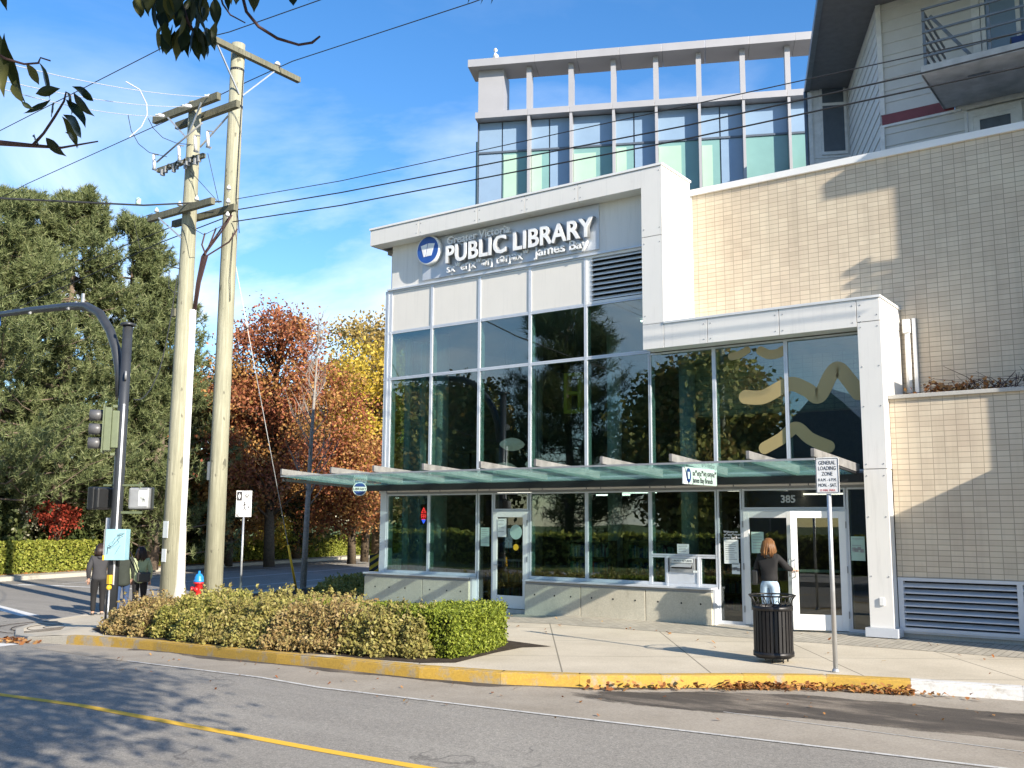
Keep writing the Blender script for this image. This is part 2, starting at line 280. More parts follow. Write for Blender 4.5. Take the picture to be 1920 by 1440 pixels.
# ------------------------------------------------------------------ mesh helpers
class MB:
    def __init__(s): s.v = []; s.f = []; s.sm = []
    def add(s, vs, fs, smooth=False):
        o = len(s.v); s.v += [tuple(v) for v in vs]; s.f += [tuple(i+o for i in f) for f in fs]; s.sm += [smooth]*len(fs); return s
    def box(s, x0, x1, y0, y1, z0, z1):
        return s.add([(x0, y0, z0), (x1, y0, z0), (x1, y1, z0), (x0, y1, z0), (x0, y0, z1), (x1, y0, z1), (x1, y1, z1), (x0, y1, z1)],
                     [(0, 3, 2, 1), (4, 5, 6, 7), (0, 1, 5, 4), (1, 2, 6, 5), (2, 3, 7, 6), (3, 0, 4, 7)])
    def bar(s, a, b, w, h, up=(0, 0, 1)):
        a = Vector(a); b = Vector(b); d = (b-a).normalized(); u = Vector(up)
        if abs(d.dot(u)) > .98: u = Vector((1, 0, 0))
        r = d.cross(u).normalized()*w/2; t = r.cross(d).normalized()*h/2
        return s.add([a-r-t, a+r-t, a+r+t, a-r+t, b-r-t, b+r-t, b+r+t, b-r+t], [(0, 1, 2, 3), (7, 6, 5, 4), (0, 4, 5, 1), (1, 5, 6, 2), (2, 6, 7, 3), (3, 7, 4, 0)])
    def tube(s, pts, r, n=8, caps=True):
        pts = [Vector(p) for p in pts]; k = len(pts); rr = r if isinstance(r, (list, tuple)) else [r]*k
        o = len(s.v); ref = None
        for i, p in enumerate(pts):
            d = (pts[min(i+1, k-1)]-pts[max(i-1, 0)]).normalized()
            if ref is None: ref = d.orthogonal().normalized()
            ref = (ref-d*ref.dot(d)).normalized(); q = d.cross(ref)
            for j in range(n):
                a = 2*math.pi*j/n; s.v.append(tuple(p+(ref*math.cos(a)+q*math.sin(a))*rr[i]))
        for i in range(k-1):
            for j in range(n):
                a = o+i*n+j; b = o+i*n+(j+1) % n; s.f.append((a, b, b+n, a+n)); s.sm.append(True)
        if caps:
            s.f.append(tuple(o+j for j in reversed(range(n)))); s.sm.append(False)
            s.f.append(tuple(o+(k-1)*n+j for j in range(n))); s.sm.append(False)
        return s
    def lathe(s, prof, c=(0, 0, 0), n=20):
        o = len(s.v); k = len(prof)
        for r, z in prof:
            for j in range(n):
                a = 2*math.pi*j/n; s.v.append((c[0]+r*math.cos(a), c[1]+r*math.sin(a), c[2]+z))
        for i in range(k-1):
            for j in range(n):
                a = o+i*n+j; b = o+i*n+(j+1) % n; s.f.append((a, b, b+n, a+n)); s.sm.append(True)
        s.f.append(tuple(o+j for j in reversed(range(n)))); s.sm.append(False)
        s.f.append(tuple(o+(k-1)*n+j for j in range(n))); s.sm.append(False); return s
    def prism(s, poly, f):           # poly: list of (a,b); f(a,b,t) -> xyz for t in 0/1
        n = len(poly); o = len(s.v)
        s.v += [tuple(f(a, b, 0)) for a, b in poly]+[tuple(f(a, b, 1)) for a, b in poly]
        s.f.append(tuple(o+i for i in reversed(range(n)))); s.f.append(tuple(o+n+i for i in range(n)))
        for i in range(n): s.f.append((o+i, o+(i+1) % n, o+n+(i+1) % n, o+n+i))
        s.sm += [False]*(n+2); return s
    def xf(s, m):
        s.v = [tuple(m @ Vector(v)) for v in s.v]; return s
    def build(s, name, m, parent=None, bevel=0, loc=None, rotz=0):
        me = bpy.data.meshes.new(name); me.from_pydata(s.v, [], s.f); me.polygons.foreach_set('use_smooth', s.sm)
        me.materials.append(m); me.update()
        bm = bmesh.new(); bm.from_mesh(me); bmesh.ops.recalc_face_normals(bm, faces=bm.faces); bm.to_mesh(me); bm.free()
        o = bpy.data.objects.new(name, me); COL.objects.link(o)
        if parent: o.parent = parent
        if loc: o.location = loc; o.rotation_euler.z = rotz
        if bevel:
            b = o.modifiers.new('bevel', 'BEVEL'); b.width = bevel; b.segments = 2; b.limit_method = 'ANGLE'
        return o
def raw(name, verts, faces_n, m, parent=None, loc=None, smooth=False):
    """fast mesh from numpy verts, consecutive groups of faces_n verts are faces"""
    verts = np.asarray(verts, np.float32).reshape(-1, 3); n = len(verts); k = n//faces_n
    me = bpy.data.meshes.new(name); me.vertices.add(n); me.vertices.foreach_set('co', verts.ravel())
    me.loops.add(n); me.loops.foreach_set('vertex_index', np.arange(n, dtype=np.int32))
    me.polygons.add(k); me.polygons.foreach_set('loop_start', np.arange(k, dtype=np.int32)*faces_n)
    me.update(calc_edges=True); me.materials.append(m)
    o = bpy.data.objects.new(name, me); COL.objects.link(o)
    if parent: o.parent = parent
    if loc: o.location = loc
    return o
def tag(o, label, cat, group=None, kind=None):
    o['label'] = label; o['category'] = cat
    if group: o['group'] = group
    if kind: o['kind'] = kind
    return o
def thing(name, label, cat, loc=(0, 0, 0), rotz=0, group=None):
    o = bpy.data.objects.new(name, None); COL.objects.link(o); o.location = loc; o.rotation_euler.z = rotz
    o.empty_display_size = .2; return tag(o, label, cat, group)
def struct(o):
    o['kind'] = 'structure'; return o
def dup(root, loc, rotz=None, label=None):
    r = root.copy(); COL.objects.link(r); r.location = loc
    if rotz is not None: r.rotation_euler.z = rotz
    if label: r['label'] = label
    for ch in list(root.children):
        c = ch.copy(); COL.objects.link(c); c.parent = r
        for g in list(ch.children):
            d = g.copy(); COL.objects.link(d); d.parent = c
    return r
def text(name, body, size, mtx, m, parent=None, ext=.004, bold=0, align='LEFT', spacing=1, xs=1):
    cu = bpy.data.curves.new(name, 'FONT'); cu.body = body; cu.size = size; cu.extrude = ext; cu.offset = bold
    cu.align_x = align; cu.space_character = spacing; cu.resolution_u = 3
    t = bpy.data.objects.new(name, cu); COL.objects.link(t)
    me = bpy.data.meshes.new_from_object(t.evaluated_get(bpy.context.evaluated_depsgraph_get()))
    bpy.data.objects.remove(t); bpy.data.curves.remove(cu)
    me.transform(mtx @ Matrix.Diagonal((xs, 1, 1, 1))); me.materials.clear(); me.materials.append(m); me.name = name
    o = bpy.data.objects.new(name, me); COL.objects.link(o)
    if parent: o.parent = parent
    return o
def facing(p, xdir=(1, 0, 0)):
    """matrix: text x along xdir, y up, reading side outwards, at p"""
    x = Vector(xdir).normalized(); y = Vector((0, 0, 1)); z = x.cross(y)
    m = Matrix((x, y, z)).transposed().to_4x4(); m.translation = Vector(p); return m

# ------------------------------------------------------------------ terrain
def tz(x): return float(np.interp(x, [-4, 6], [-.30, -.02]))
RN = Vector((-.78, -.62)); RP = Vector((-3.0, -5.2))
def ramp_drop(x, y):
    d = (Vector((x, y))-RP).dot(RN); return -.13*min(1, max(0, d/1.6))
def sheet(name, poly, off, m, rampy=False, depth=0):
    bm = bmesh.new(); vs = [bm.verts.new((x, y, 0)) for x, y in poly]; bm.faces.new(vs)
    for co, no in [((-4, 0, 0), (1, 0, 0)), ((6, 0, 0), (1, 0, 0))]+([((RP.x, RP.y, 0), (RN.x, RN.y, 0)), ((RP.x+RN.x*1.6, RP.y+RN.y*1.6, 0), (RN.x, RN.y, 0))] if rampy else []):
        bmesh.ops.bisect_plane(bm, geom=bm.verts[:]+bm.edges[:]+bm.faces[:], plane_co=co, plane_no=no)
    bmesh.ops.triangulate(bm, faces=bm.faces[:])
    for v in bm.verts: v.co.z = tz(v.co.x)+off+(ramp_drop(v.co.x, v.co.y) if rampy else 0)
    bmesh.ops.recalc_face_normals(bm, faces=bm.faces)
    if sum(f.normal.z for f in bm.faces) < 0: bmesh.ops.reverse_faces(bm, faces=bm.faces[:])
    me = bpy.data.meshes.new(name); bm.to_mesh(me); bm.free(); me.materials.append(m)
    o = bpy.data.objects.new(name, me); COL.objects.link(o); return struct(o)
def strip(a, b, w): # quad polygon around a line
    a = Vector(a); b = Vector(b); n = (b-a).normalized(); p = Vector((-n.y, n.x))*w/2
    return [tuple(a-p), tuple(b-p), tuple(b+p), tuple(a+p)]
sheet('ground', [(-600, -600), (600, -600), (600, 900), (-600, 900)], -.24, M['lawn'])
SD = Vector((-.25, .968))      # direction of the side street
def side(p, t): return (p[0]+SD.x*t, p[1]+SD.y*t)
near_kerb0 = (-7.2, -2.2); far_kerb0 = (-20.6, -1.0)
sheet('road', [(-160, -14.4), (160, -14.4), (160, -2.5), (-6, -2.5), side((-6.4, -2.5), 160), side((-21.2, -1), 160), (-21.2, -3.4), (-160, -3.4)], -.15, M['asphalt'])
KERB = [(60, -3.7), (30, -4.0), (17, -4.35), (14.4, -4.56), (13.2, -4.80), (12.26, -5.10), (11.4, -5.67), (10.6, -6.35), (9.76, -6.94), (8.85, -7.37), (7.7, -7.62), (6.4, -7.72), (5.05, -7.74), (3.4, -7.62), (1.7, -7.5), (.5, -7.5), (-.7, -7.62)]
CORNER = [(-1.8, -7.75), (-3.2, -7.25), (-4.6, -6.5), (-5.7, -5.4), (-6.4, -4.0), (-6.9, -2.6)]
walk = KERB+CORNER+[side((-7.2, -1.4), t) for t in (0, 60, 130)]+[(60, 126)]
sheet('sidewalk', walk, 0, M['sidewalk'], True)
sheet('paver_band', [(60, -1.35), (12, -1.7), (5, -1.95), (-1.2, -2.2), (-1.6, .2), (60, .4)], .004, M['paver'])
def kerb_run(pts, m, w=.16, top=.006, h=.22, joint=2.2, drop=1):
    mb = MB()
    for (x0, y0), (x1, y1) in zip(pts, pts[1:]):
        d = Vector((x1-x0, y1-y0)); L = d.length; d /= L; n = Vector((-d.y, d.x)); k = max(1, round(L/joint))
        for i in range(k):
            a = Vector((x0, y0))+d*(L*i/k+.0 + (.006 if i == 0 else .006)); b = Vector((x0, y0))+d*(L*(i+1)/k-(.0 if i < k-1 else -.004))
            vs = []
            for p in (a, b):
                for s_, zz in ((.02, -h), (-w, -h), (-w, top), (-.012, top), (.004, top-.02)):
                    q = p+n*s_; vs.append((q.x, q.y, tz(q.x)+zz+drop*ramp_drop(q.x, q.y)))
            o = 5
            mb.add(vs, [(0, 1, 2, 3, 4), (9, 8, 7, 6, 5)]+[(j, j+o, (j+1) % 5+o, (j+1) % 5) for j in range(5)])
    return mb
rk = [p for p in KERB]
struct(kerb_run(rk[4:], M['ykerb']).build('kerb_yellow', M['ykerb']))
struct(kerb_run(rk[:5], M['wkerb']).build('kerb_white', M['wkerb']))
farw = [(-160, -2.9), (-24, -2.9), (-22, -2.2), (-21.2, -.4)]+[side((-21.0, 1.2), t) for t in (0, 40, 130)]
sheet('far_pavement', farw+[side((-24.6, 1.2), t) for t in (130, 40, 0)]+[(-25.5, -6+4), (-160, .5)], .0, M['farwalk'])
struct(kerb_run([side((-21.0, 1.2), t) for t in (130, 70, 40, 20, 0)]+[(-21.2, -.4), (-22, -2.2), (-24, -2.9), (-160, -2.9)], M['ckerb'], drop=0).build('kerb_far', M['ckerb']))
struct(kerb_run([KERB[-1]]+CORNER, M['ckerb']).build('kerb_corner', M['ckerb']))
struct(kerb_run([(-6.9, -2.6)]+[side((-7.2, -1.4), t) for t in (0, 60, 130)], M['ckerb']).build('kerb_side', M['ckerb']))
sheet('near_pavement', [(-160, -14.4), (160, -14.4), (160, -19.5), (-160, -19.5)], 0, M['farwalk'])
struct(kerb_run([(-160, -14.4), (160, -14.4)], M['ckerb'], joint=4, drop=0).build('kerb_near', M['ckerb']))
# gutter band, dark repaired patch, lines
gut = [(x, y) for x, y in KERB[1:]]
sheet('gutter_band', [(x, y-.0) for x, y in gut]+[(-.7, -8.25), (2.7, -8.66), (7.2, -8.98), (10.25, -8.72), (13.6, -8.4), (30, -7.4)], -.146, M['gutter'])
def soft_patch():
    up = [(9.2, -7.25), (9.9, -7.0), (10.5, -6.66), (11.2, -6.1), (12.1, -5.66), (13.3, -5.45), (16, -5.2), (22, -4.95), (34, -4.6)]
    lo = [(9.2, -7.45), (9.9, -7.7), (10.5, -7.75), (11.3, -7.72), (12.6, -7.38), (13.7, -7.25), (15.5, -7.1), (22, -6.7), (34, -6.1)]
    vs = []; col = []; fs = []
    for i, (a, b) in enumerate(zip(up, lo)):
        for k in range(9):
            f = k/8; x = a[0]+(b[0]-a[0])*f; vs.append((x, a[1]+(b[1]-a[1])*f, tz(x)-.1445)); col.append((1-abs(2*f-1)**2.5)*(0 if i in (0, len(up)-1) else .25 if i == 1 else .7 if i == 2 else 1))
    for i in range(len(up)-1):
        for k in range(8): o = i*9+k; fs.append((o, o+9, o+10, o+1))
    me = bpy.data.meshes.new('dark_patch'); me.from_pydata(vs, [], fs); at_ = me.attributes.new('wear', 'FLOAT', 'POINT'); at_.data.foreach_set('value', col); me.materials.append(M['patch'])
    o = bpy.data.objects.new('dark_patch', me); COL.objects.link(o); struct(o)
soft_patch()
def gutter_stain():
    P = [(x, y) for x, y in KERB if .3 < x < 12.5][::-1]; vs = []; col = []; fs = []; rg = random.Random(3)
    Q = []
    for a, b in zip(P, P[1:]):
        for i in range(6): Q.append((a[0]+(b[0]-a[0])*i/6, a[1]+(b[1]-a[1])*i/6))
    for i, (x, y) in enumerate(Q):
        w = .16+.10*math.sin(i*.6)+.08*rg.random()
        for k in range(6): f = k/5; vs.append((x+.03*f, y-.0-w*f, tz(x)-.1443)); col.append((1-f**2)*(.9 if 3 < i < len(Q)-4 else .2))
    for i in range(len(Q)-1):
        for k in range(5): o = i*6+k; fs.append((o, o+6, o+7, o+1))
    me = bpy.data.meshes.new('gutter_stain'); me.from_pydata(vs, [], fs); at_ = me.attributes.new('wear', 'FLOAT', 'POINT'); at_.data.foreach_set('value', col); me.materials.append(M['patch'])
    o = bpy.data.objects.new('gutter_stain', me); COL.objects.link(o); struct(o)
gutter_stain()
sheet('seam_line', strip((11.87, -7.38), (14.9, -7.5), .02), -.1415, M['fline'])
sheet('yellow_centre_line', [(-14, -12.2), (4.35, -11.48), (9.7, -11.34), (30, -10.2), (30, -10.07), (9.7, -11.22), (4.35, -11.36), (-14, -12.08)], -.146, M['yline'])
sheet('white_edge_line', [(2.7, -8.65), (7.22, -8.97), (10.25, -8.72), (14.67, -8.32), (30, -7.35), (30, -7.29), (14.67, -8.26), (10.25, -8.66), (7.22, -8.91), (2.7, -8.6)], -.1425, M['fline'])
sheet('crosswalk_line', strip((-14.5, -3.0), (-7.3, -4.7), .42), -.146, M['wline'])
sheet('crosswalk_line', strip((-20.0, .2), (-17.2, 1.9), .16), -.146, M['wline'])
sheet('stop_line', strip((-9.5, -9.6), (-1.5, -8.25), .5), -.146, M['wline'])
for a, b in (((-18.2, 2.4), 90), ((-15.9, 6), 90), ((-11.7, 4.5), 90)):
    sheet('lane_line', strip(a, side(a, b), .11), -.1455, M['wline'])
sheet('stop_line', strip((-19.0, 1.2), (-8.9, 3.6), .22), -.1452, M['wline'])
def grooves():
    mb = MB()
    for k in range(4):
        r = 1.35-.3*k; pts = []
        for i in range(15):
            a = R(150+i*12); x = -3.9+r*1.25*math.cos(a); y = -5.75+r*math.sin(a)*.95; pts.append((x, y, tz(x)+ramp_drop(x, y)+.004))
        mb.tube(pts, .008, 4)
    struct(mb.build('ramp_grooves', M['soil']))
grooves()
sheet('planting_bed', [(-.2, -7.22), (1.6, -7.30), (3.2, -7.42), (4.9, -7.55), (6.6, -7.52), (7.5, -7.36), (7.85, -7.05), (7.66, -5.9), (7.62, -5.15), (7.9, -4.78), (6.6, -4.5), (5.5, -4.0), (.5, -3.3), (-3.1, -3.0), (-3.1, -5.0), (-1.6, -6.6)], .006, M['soil'])
sheet('side_bed', [(-4.4, 2.6), side((-6.9, .4), 0), side((-6.9, .4), 16), (-5.9, 16), (-3.4, 6.0)], .006, M['soil'])

# ------------------------------------------------------------------ the library
LIB = thing('library_building', 'white panelled two storey public library with glass curtain wall and stepped white frame', 'library')
MX = [0, 1.323, 2.768, 4.193, 5.644, 7.131, 8.568, 10.015, 11.43]
def window(x0, x1, z0, z1, par=None, gm='pane', w=.035, yf=-.03, back=.13, xf=None, name='window', wb=None, wt=None):
    """one framed window in the facade plane; frame bars, a deeper pale inside fin, and the pane as its sub-part"""
    wb = wb or w; wt = wt or w; e = .002
    mb = MB()
    mb.box(x0+e, x0+w, yf, .02, z0+e, z1-e); mb.box(x1-w, x1-e, yf, .02, z0+e, z1-e)
    mb.box(x0+w, x1-w, yf+.004, .02, z0+e, z0+wb); mb.box(x0+w, x1-w, yf+.004, .02, z1-wt, z1-e)
    if xf: mb.xf(xf)
    f = mb.build(name, M['alu'], par or LIB)
    p = MB().box(x0+w, x1-w, -.004, .008, z0+wb, z1-wt)
    if back:
        q = MB().box(x0+e, x0+w*.8, .022, .022+back, z0+e, z1-e).box(x1-w*.8, x1-e, .022, .022+back, z0+e, z1-e).box(x0+w, x1-w, .022, .022+back*.5, z1-wt*.9, z1-e)
        if xf: q.xf(xf)
        q.build('inner_fin', M['reveal'], f)
    if xf: p.xf(xf)
    p.build('pane', M[gm], f); return f
Z1, Z2, Z3, Z4 = 2.80, 5.347, 6.505, 7.57
for i in range(5):
    window(MX[i], MX[i+1] if i < 4 else 7.19, Z1, Z2); window(MX[i], MX[i+1] if i < 4 else 7.19, Z2, Z3)
for i in range(5, 8): window(MX[i], MX[i+1], Z1, 5.30)
for i in range(4):      # white spandrel panels with their metal frame
    a, b = MX[i], MX[i+1]
    fr = MB().box(a+.002, a+.035, -.03, .02, Z3+.002, Z4).box(b-.035, b-.002, -.03, .02, Z3+.002, Z4).box(a+.035, b-.035, -.026, .02, Z3+.002, Z3+.035).box(a+.035, b-.035, -.026, .02, Z4-.035, Z4).build('spandrel_frame', M['alu'], LIB)
    MB().box(a+.04, b-.04, -.012, .015, Z3+.04, Z4-.04).build('spandrel_panel', M['panel'], fr, .004)
lv = MB().box(5.646, 5.69, -.03, .05, Z3+.002, Z4).box(5.69, 7.2, -.026, .05, Z3+.002, Z3+.06).box(5.69, 7.2, -.026, .05, Z4-.05, Z4).box(5.69, 5.80, -.02, .05, Z3+.06, Z4-.05)
for k in range(9):
    z = Z3+.075+k*.108; lv.add([(5.8, -.035, z), (7.2, -.035, z), (7.2, .09, z+.075), (5.8, .09, z+.075), (5.8, -.035, z+.018), (7.2, -.035, z+.018), (7.2, .09, z+.093), (5.8, .09, z+.093)], [(0, 1, 2, 3), (7, 6, 5, 4), (0, 4, 5, 1), (1, 5, 6, 2), (2, 6, 7, 3), (3, 7, 4, 0)])
lvo = lv.build('roof_louver', M['whitetrim'], LIB)
MB().box(5.8, 7.2, .095, .12, Z3+.06, Z4-.05).build('louver_backing', M['dark'], lvo)
# sign band wall, corner trim
MB().box(.0, 7.22, -.02, .18, 7.61, 8.72).build('sign_wall', M['white'], LIB)
MB().box(-.12, 7.21, -.075, .18, 7.572, 7.61).build('sign_wall_drip', M['alu'], LIB)
cm = MB().box(-.20, -.002, -.03, .19, 2.52, 7.57).box(-.125, -.075, -.04, -.031, 2.8, 7.57)
for z in (Z2, Z3): cm.box(-.21, -.0005, -.036, .195, z-.03, z+.02)
cm.build('corner_mullion', M['alu'], LIB)
# stepped white frame: separate panels with real joints over a dark backing
fr = thing_frame = MB().box(-.40, 7.66, -.36, .9, 8.73, 9.10).box(7.26, 7.66, -.36, .9, 5.36, 8.729).box(7.661, 11.82, -.36, .9, 5.36, 5.79).box(11.50, 11.82, -.36, .9, .16, 5.359).build('white_frame', M['seam'], LIB)
pan = MB(); g = .006
def panels_h(xs, z0, z1):
    for a, b in zip(xs, xs[1:]): pan.box(a+g, b-g, -.40, -.361, z0, z1)
panels_h([-.43, 1.175, 2.966, 4.30, 5.69, 7.235], 8.70, 9.09)
pan.box(7.22, 7.69, -.4, -.361, 7.646, 9.09); pan.box(7.22, 7.69, -.4, -.361, 5.83, 7.634)
panels_h([7.69, 8.62, 10.05, 11.46], 5.32, 5.80); pan.box(7.22, 7.684, -.4, -.361, 5.32, 5.822)
pan.box(11.466, 11.86, -.4, -.361, 5.40, 5.80); pan.box(11.466, 11.86, -.4, -.361, 2.82, 5.388); pan.box(11.466, 11.86, -.4, -.361, .15, 2.808)
for a, b in zip([-.43, 1.175, 2.966, 4.30, 5.69, 7.22], [1.175, 2.966, 4.30, 5.69, 7.22]): pan.box(a+g, b-g, -.36, -.02, 8.70, 8.729)   # soffit
pan.box(7.22, 7.259, -.36, -.02, 5.33, 8.70); pan.box(7.26, 11.46, -.36, -.02, 5.32, 5.359); pan.box(11.466, 11.499, -.36, -.02, .16, 5.32)
pan.box(-.43, -.401, -.36, .9, 8.70, 9.09)
pan.box(7.661, 7.69, -.36, .92, 7.646, 9.09); pan.box(7.661, 7.69, -.36, .92, 5.83, 7.634)
pan.box(11.821, 11.86, -.36, .92, 5.40, 5.80); pan.box(11.821, 11.86, -.36, .92, 2.82, 5.388); pan.box(11.821, 11.86, -.36, -.12, .15, 2.808)
pan.build('cladding_panels', M['white'], fr, .003)
MB().box(-.45, 7.71, -.42, .95, 9.102, 9.15).build('roof_coping', M['whitetrim'], fr)
MB().box(7.692, 11.88, -.42, .95, 5.805, 5.85).build('beam_coping', M['whitetrim'], fr)
MB().box(11.40, 11.93, -.46, -.10, .0, .148).build('column_plinth', M['alu'], fr)
rv = MB()
for x, z in [(x, z) for z in (1.0, 2.0, 2.7, 2.9, 3.9, 4.6, 5.3, 5.5) for x in (11.52, 11.81)]+[(7.28, 7.5), (7.63, 7.5), (7.28, 7.8), (7.63, 7.8), (7.28, 6.0), (7.63, 9.0)]+[(x+dx, z) for x in (1.175, 2.966, 4.3, 5.69) for dx in (-.07, .07) for z in (8.78, 9.0)]+[(x+dx, z) for x in (8.62, 10.05, 11.46) for dx in (-.07, .07) for z in (5.4, 5.7)]:
    rv.lathe([(.012, 0), (.012, .006), (.003, .009)], n=8); k = 24
    for i in range(len(rv.v)-k, len(rv.v)): a = rv.v[i]; rv.v[i] = (x+a[0], -.4-a[2], z+a[1])
rv.build('panel_rivet', M['grey'], fr)
MB().box(11.64, 11.72, -.425, -.401, .52, .65).build('outlet_cover', M['whitetrim'], fr, .006)
# ground floor: low concrete wall, sills, glazing, doors
for a, b in ((-.46, 1.36), (1.375, 2.72), (4.24, 5.63), (5.645, 7.12), (7.135, 8.52)): cwo = MB().box(a, b, -.26, .1, -.45, .57).build('concrete_wall', M['base'], LIB, .008)
MB().box(-.45, 2.715, -.235, .1, .571, .63).box(4.245, 8.515, -.235, .1, .571, .63).build('sill_recess', M['grey'], LIB)
MB().box(-.47, 2.75, -.31, .02, .631, .668).box(4.21, 8.55, -.31, .02, .631, .668).build('window_sill', M['alu'], LIB, .004)
th = MB()
for x in (-.1, .35, .85, 1.6, 2.1, 2.5, 4.5, 5.0, 5.4, 5.9, 6.4, 6.9, 7.4, 7.9, 8.3):
    k0 = len(th.v); th.lathe([(.018, 0), (.018, .004)], n=8)
    for i in range(k0, len(th.v)): a = th.v[i]; th.v[i] = (x+a[0], -.261-a[2], .36+a[1]-.02*(x < 3))
th.build('tie_hole', M['dark'], cwo)
GT = 2.52
window(0, MX[1], .67, GT, wb=.06); window(MX[1], 2.76, .67, GT, wb=.06)
window(2.78, 3.21, -.06, GT, wb=.1, gm='doorpane'); window(3.22, 4.17, 2.13, GT, gm='doorpane')
window(4.20, MX[4], .67, GT, wb=.06); window(MX[4], MX[5], .67, GT, wb=.06)
window(MX[5], 8.56, 1.24, GT); window(MX[5], 7.48, .67, 1.238, wb=.05); window(8.18, 8.56, .67, 1.238, wb=.05)
window(8.57, 9.07, -.03, GT, wb=.09, gm='doorpane'); window(9.08, 11.02, 2.14, GT, gm='doorpane'); window(11.03, 11.46, -.03, GT, wb=.09, gm='doorpane')
MB().box(-.19, -.002, -.05, .2, .67, 2.54).box(-.22, .0, -.07, .2, 2.541, 2.6).build('corner_post', M['alu'], LIB)
for a, b in ((2.722, 2.778), (8.522, 8.568)): MB().box(a, b, -.2, .1, -.2, .63).build('wall_end_trim', M['alu'], LIB)
hp = MB()   # small white header panels under the canopy
for i in range(8):
    a, b = MX[i], MX[i+1]
    hp.box(a+.03, a+.34, -.055, .02, GT+.05, Z1-.03); hp.box(a+.37, b-.01, -.055, .02, GT+.05, Z1-.03)
hp.build('header_panel', M['whitetrim'], LIB, .004)
MB().box(-.2, 11.46, -.03, .03, GT+.003, Z1-.003).build('header_backing', M['grey'], LIB)
def door(name, x0, x1, z0, z1, hinge_right, ang, handle):
    w = x1-x0; piv = x1 if hinge_right else x0; s = -1 if hinge_right else 1
    e = bpy.data.objects.new(name, None); COL.objects.link(e); e.parent = LIB; e.location = (piv, -.025, 0); e.rotation_euler.z = ang
    def bx(a, b, *r): mb.box(min(s*a, s*b), max(s*a, s*b), *r)
    mb = MB(); t = .022; st = .115
    bx(0, st, -t, t, z0, z1); bx(w-st, w, -t, t, z0, z1); bx(st, w-st, -t+.002, t-.002, z0, z0+.27); bx(st, w-st, -t+.002, t-.002, z1-.12, z1)
    mb.build('door_frame', M['whitetrim'], e, .004)
    mb = MB(); bx(st, w-st, -.006, .006, z0+.27, z1-.12); mb.build('door_pane', M['doorpane'], e)
    mb = MB(); bx(st, w-st, .03, .05, z0+1.0, z0+1.05); mb.build('push_bar', M['greenpaper'] if handle == 'pull' else M['alu'], e)
    hx = s*(w-.06); hz = z0+.92
    if handle == 'pull': MB().tube([(hx, -t, hz), (hx, -.075, hz), (hx, -.085, hz+.02), (hx, -.085, hz+.28), (hx, -.075, hz+.3), (hx, -t, hz+.3)], .013, 8).build('handle', M['galv'], e)
    else: MB().tube([(hx, -t, hz), (hx, -.06, hz), (hx+s*-.11, -.06, hz)], .011, 8).lathe([(.022, -.005), (.022, .005)], (hx, -t-.004, hz-.1), 10).build('handle', M['galv'], e)
    for zz in (z0+.22, z0+1.0, z1-.3): MB().box(-.016 if s > 0 else -.002, .002 if s > 0 else .016, -.04, -.024, zz, zz+.12).build('hinge', M['grey'], e)
    return e
door('side_door', 3.225, 4.15, .02, 2.10, True, 0, 'lever')
door('entrance_door', 9.10, 10.05, .02, 2.10, False, 0, 'pull'); door('entrance_door', 10.06, 11.0, .02, 2.10, True, R(20), 'pull')
MB().box(9.06, 9.098, -.04, .04, -.1, 2.139).box(11.002, 11.03, -.04, .04, -.1, 2.139).box(9.097, 11.003, -.035, .04, 2.103, 2.138).build('door_jamb', M['alu'], LIB)
MB().box(3.21, 3.222, -.04, .04, -.1, 2.128).box(4.152, 4.19, -.04, .04, -.2, 2.128).box(3.221, 4.153, -.035, .04, 2.103, 2.127).build('door_jamb', M['alu'], LIB)
for a, b in ((2.76, 4.2), (8.56, 11.46)): MB().box(a, b, -.12, .1, -.3, .006).build('threshold', M['ledge'], LIB)
# book return chute in the wall
br = MB().box(7.482, 7.52, -.05, .04, .67, 1.236).box(8.14, 8.178, -.05, .04, .67, 1.236).box(7.52, 8.14, -.045, .04, .67, .72).box(7.52, 8.14, -.045, .04, 1.2, 1.236).box(7.53, 8.13, -.035, .04, .722, .93).build('return_box', M['alu'], LIB)
MB().box(7.56, 8.10, -.055, -.036, .93, 1.2).build('chute_plate', M['galv'], br, .004)
MB().box(7.60, 8.04, -.062, -.0555, 1.0, 1.09).build('chute_slot', M['dark'], br)
MB().add([(7.6, -.062, 1.085), (8.04, -.062, 1.085), (8.04, -.11, 1.03), (7.6, -.11, 1.03), (7.6, -.07, 1.09), (8.04, -.07, 1.09), (8.04, -.118, 1.035), (7.6, -.118, 1.035)], [(0, 1, 2, 3), (7, 6, 5, 4), (0, 4, 5, 1), (1, 5, 6, 2), (2, 6, 7, 3), (3, 7, 4, 0)]).build('chute_flap', M['galv'], br)
MB().box(7.61, 8.05, -.06, -.0556, 1.115, 1.185).build('chute_label', M['paper'], br)
text('lettering', 'LIBRARY RETURNS', .05, facing((7.83, -.0605, 1.132)), M['ink'], br, .001, .0005, 'CENTER')
MB().box(8.06, 8.14, -.06, -.0556, .93, .97).build('sticker', M['paper'], br)
text('address_number', '385', .19, facing((9.84, -.045, 2.26)), M['galv'], LIB, .012, .004)
